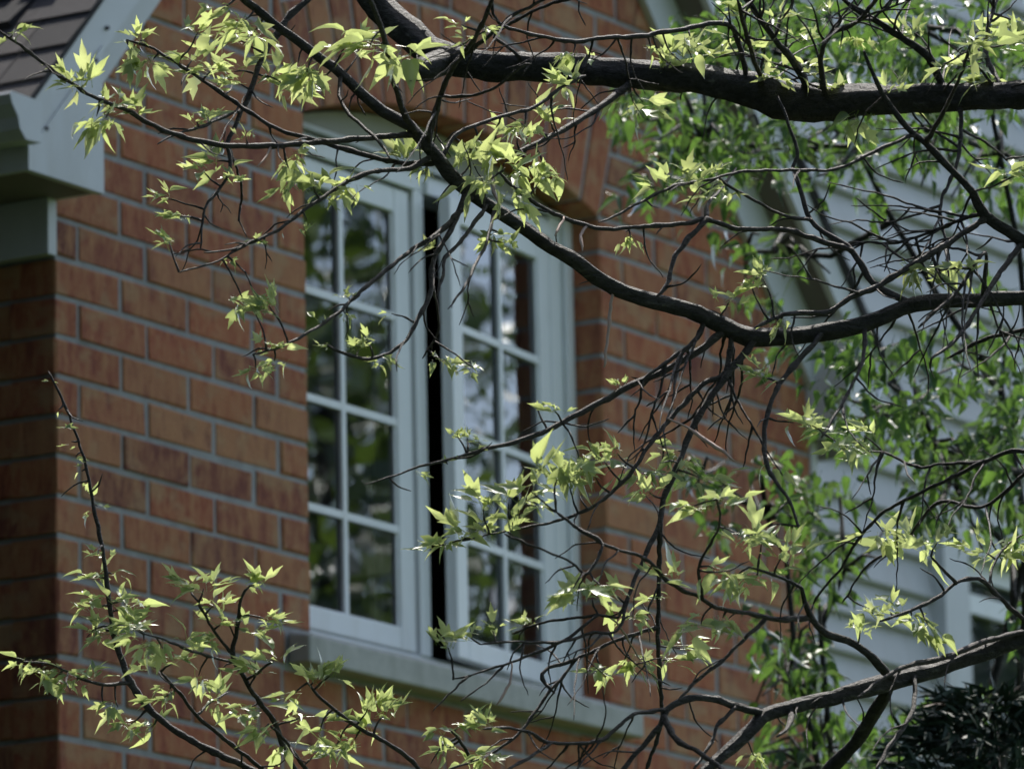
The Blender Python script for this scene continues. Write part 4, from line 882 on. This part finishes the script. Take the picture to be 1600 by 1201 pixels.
for bx, by, rx, ry, n in BLOBS:
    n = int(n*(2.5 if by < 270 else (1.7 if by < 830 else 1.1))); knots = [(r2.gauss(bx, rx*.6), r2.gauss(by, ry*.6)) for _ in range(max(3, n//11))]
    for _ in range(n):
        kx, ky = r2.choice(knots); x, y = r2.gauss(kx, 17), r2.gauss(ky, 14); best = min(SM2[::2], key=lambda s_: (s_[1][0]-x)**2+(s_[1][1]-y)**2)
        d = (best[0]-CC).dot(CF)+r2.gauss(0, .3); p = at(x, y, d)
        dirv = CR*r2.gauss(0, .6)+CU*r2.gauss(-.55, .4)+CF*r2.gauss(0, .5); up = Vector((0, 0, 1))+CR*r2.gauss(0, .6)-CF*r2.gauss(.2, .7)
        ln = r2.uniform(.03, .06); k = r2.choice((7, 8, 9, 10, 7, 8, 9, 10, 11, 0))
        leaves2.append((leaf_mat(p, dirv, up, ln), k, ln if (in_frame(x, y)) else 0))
    # twig through the clump
    x, y = bx, by; best = min(SM2, key=lambda s_: (s_[1][0]-x)**2+(s_[1][1]-y)**2); d = (best[0]-CC).dot(CF)
    for _ in range(5):
        e = at(x+r2.gauss(0, rx*.6), y+r2.gauss(0, ry*.6), d+r2.gauss(0, .2)); mid = (best[0]+e)/2+Vector((0, 0, r2.uniform(-.02, .05)))
        MB().tube([best[0], mid, e], [.006, .004, .002], 5).build('branch', M['bark2'], back, smooth=True)
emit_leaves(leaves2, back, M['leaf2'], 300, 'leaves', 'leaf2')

# ------------------------------------------------------------------ dark conifer at the lower right
cp = at(1540, 1200, 12.2)
con = thing('conifer', 'dark green conifer top with some brown sprays under the thick low branch', 'conifer', (cp.x, cp.y, 0))
ctop = at(1550, 1060, 12.2)
MB().tube([(cp.x, cp.y, 0), (cp.x, cp.y, 2), (ctop.x, ctop.y, ctop.z-.1)], [.09, .06, .008], 8).build('trunk', M['bark2'], con, smooth=True)
cn = MB(); cb = MB(); r3 = random.Random(5)
hgt = ctop.z
for i in range(7000):
    t_ = r3.random()**.8; zz = hgt-.02-t_*min(2.2, hgt); rad = (.03+1.15*t_**.7)*math.sqrt(r3.random()); a = r3.uniform(0, 2*PI)
    c = Vector((ctop.x+(cp.x-ctop.x)*t_+rad*math.cos(a), ctop.y+rad*math.sin(a), zz)); out = Vector((math.cos(a), math.sin(a), r3.uniform(-.5, .4))).normalized()
    tgt = cb if r3.random() < .045 else cn
    for k in range(7):
        dv = (out+Vector((r3.gauss(0, .45), r3.gauss(0, .45), r3.gauss(0, .4)))).normalized(); l = r3.uniform(.03, .07); sd_v = dv.cross(Vector((r3.gauss(0, 1), r3.gauss(0, 1), r3.gauss(0, 1)))).normalized()*.004
        b0 = c+out*k*.008; tgt.add([b0-sd_v, b0+sd_v, b0+dv*l*.6+sd_v*.8, b0+dv*l, b0+dv*l*.6-sd_v*.8], [(0, 1, 2, 3, 4)])
o = cn.build('crown', M['needle'], con); o['kind'] = 'stuff'
o = cb.build('brown_sprays', M['needle_brown'], con); o['kind'] = 'stuff'

# ------------------------------------------------------------------ trees along the street that the window panes mirror, and unseen trees added to block sky light
def street_tree(name, label, x, y, h, crown_r, z_low, n, seed, lsize=.11, m='leaf3', clumps=30):
    r = np.random.default_rng(seed)
    t = thing(name, label, 'tree', (x, y, 0), 'trees standing across the lawn')
    MB().tube([(x, y, 0), (x+.1, y, h*.25), (x-.05, y+.1, h*.55), (x, y, h*.92)], [.24, .19, .12, .02], 10).build('trunk', M['bark2'], t, smooth=True)
    cc = []
    for i in range(clumps):
        u = r.normal(size=3); u /= np.linalg.norm(u); rr = r.random()**.4
        c = np.array([x, y, (h+z_low)/2])+u*rr*np.array([crown_r, crown_r, (h-z_low)/2]); cc.append(c)
        if i % 2 == 0:
            z0 = z_low-.3+(c[2]-z_low)*.4
            MB().tube([(x, y, max(z0, 1)), tuple((np.array([x, y, z0])+c)/2+[0, 0, .1]), tuple(c)], [.05, .03, .008], 5).build('limb', M['bark2'], t, smooth=True)
    cc = np.array(cc); idx = r.integers(0, clumps, n); p = cc[idx]+r.normal(size=(n, 3))*crown_r*.17
    a = r.normal(size=(n, 3)); a /= np.linalg.norm(a, axis=1)[:, None]; b = np.cross(a, r.normal(size=(n, 3))); b /= np.linalg.norm(b, axis=1)[:, None]
    s_ = (lsize*r.uniform(.6, 1.3, n))[:, None]
    V = np.stack([p-a*s_*.5, p+b*s_*.3, p+a*s_*.6, p-b*s_*.3], 1).reshape(-1, 3)
    me = bpy.data.meshes.new('crown'); F_ = np.arange(4*n).reshape(-1, 4)
    me.from_pydata(V.tolist(), [], F_.tolist()); me.materials.append(M[m]); me.update()
    o = link('crown', me, t); o['kind'] = 'stuff'
street_tree('street_tree', 'broad street tree whose leaves mirror in the closed sash', 13.2, -7.6, 8.7, 3.1, 1.6, 26000, 1, .15, clumps=60)
street_tree('street_tree', 'loose street tree mirrored beside the sky in the opened sash', 17.0, -12.0, 8.9, 2.6, 2.4, 9000, 2, .13)
street_tree('street_tree', 'tall street tree farther down the mirrored row', 22.0, -13.5, 9.8, 3.2, 3.0, 9000, 3, .14)
street_tree('added_shade_tree', 'added unseen dense tree beside the camera, blocking sky light', -6.4, -9.6, 14.5, 3.5, 1.2, 26000, 8, .26, clumps=70)  # out of view, added to keep sky light off the side wall
street_tree('added_shade_tree', 'added unseen dense tree behind the camera, blocking low sky light', -19.0, -9.5, 10.5, 3.4, 1.5, 9000, 6, .22)  # this and the next are added out of view against low sky
street_tree('added_shade_tree', 'added unseen tall tree farther behind the camera, blocking low sky light', -17.0, -17.0, 12.0, 3.8, 1.5, 9000, 7, .22)
street_tree('street_tree', 'slender thin leaved street tree mirrored in the opened sash', 17.2, -5.6, 9.0, 1.9, 3.0, 15000, 12, .10, clumps=44)
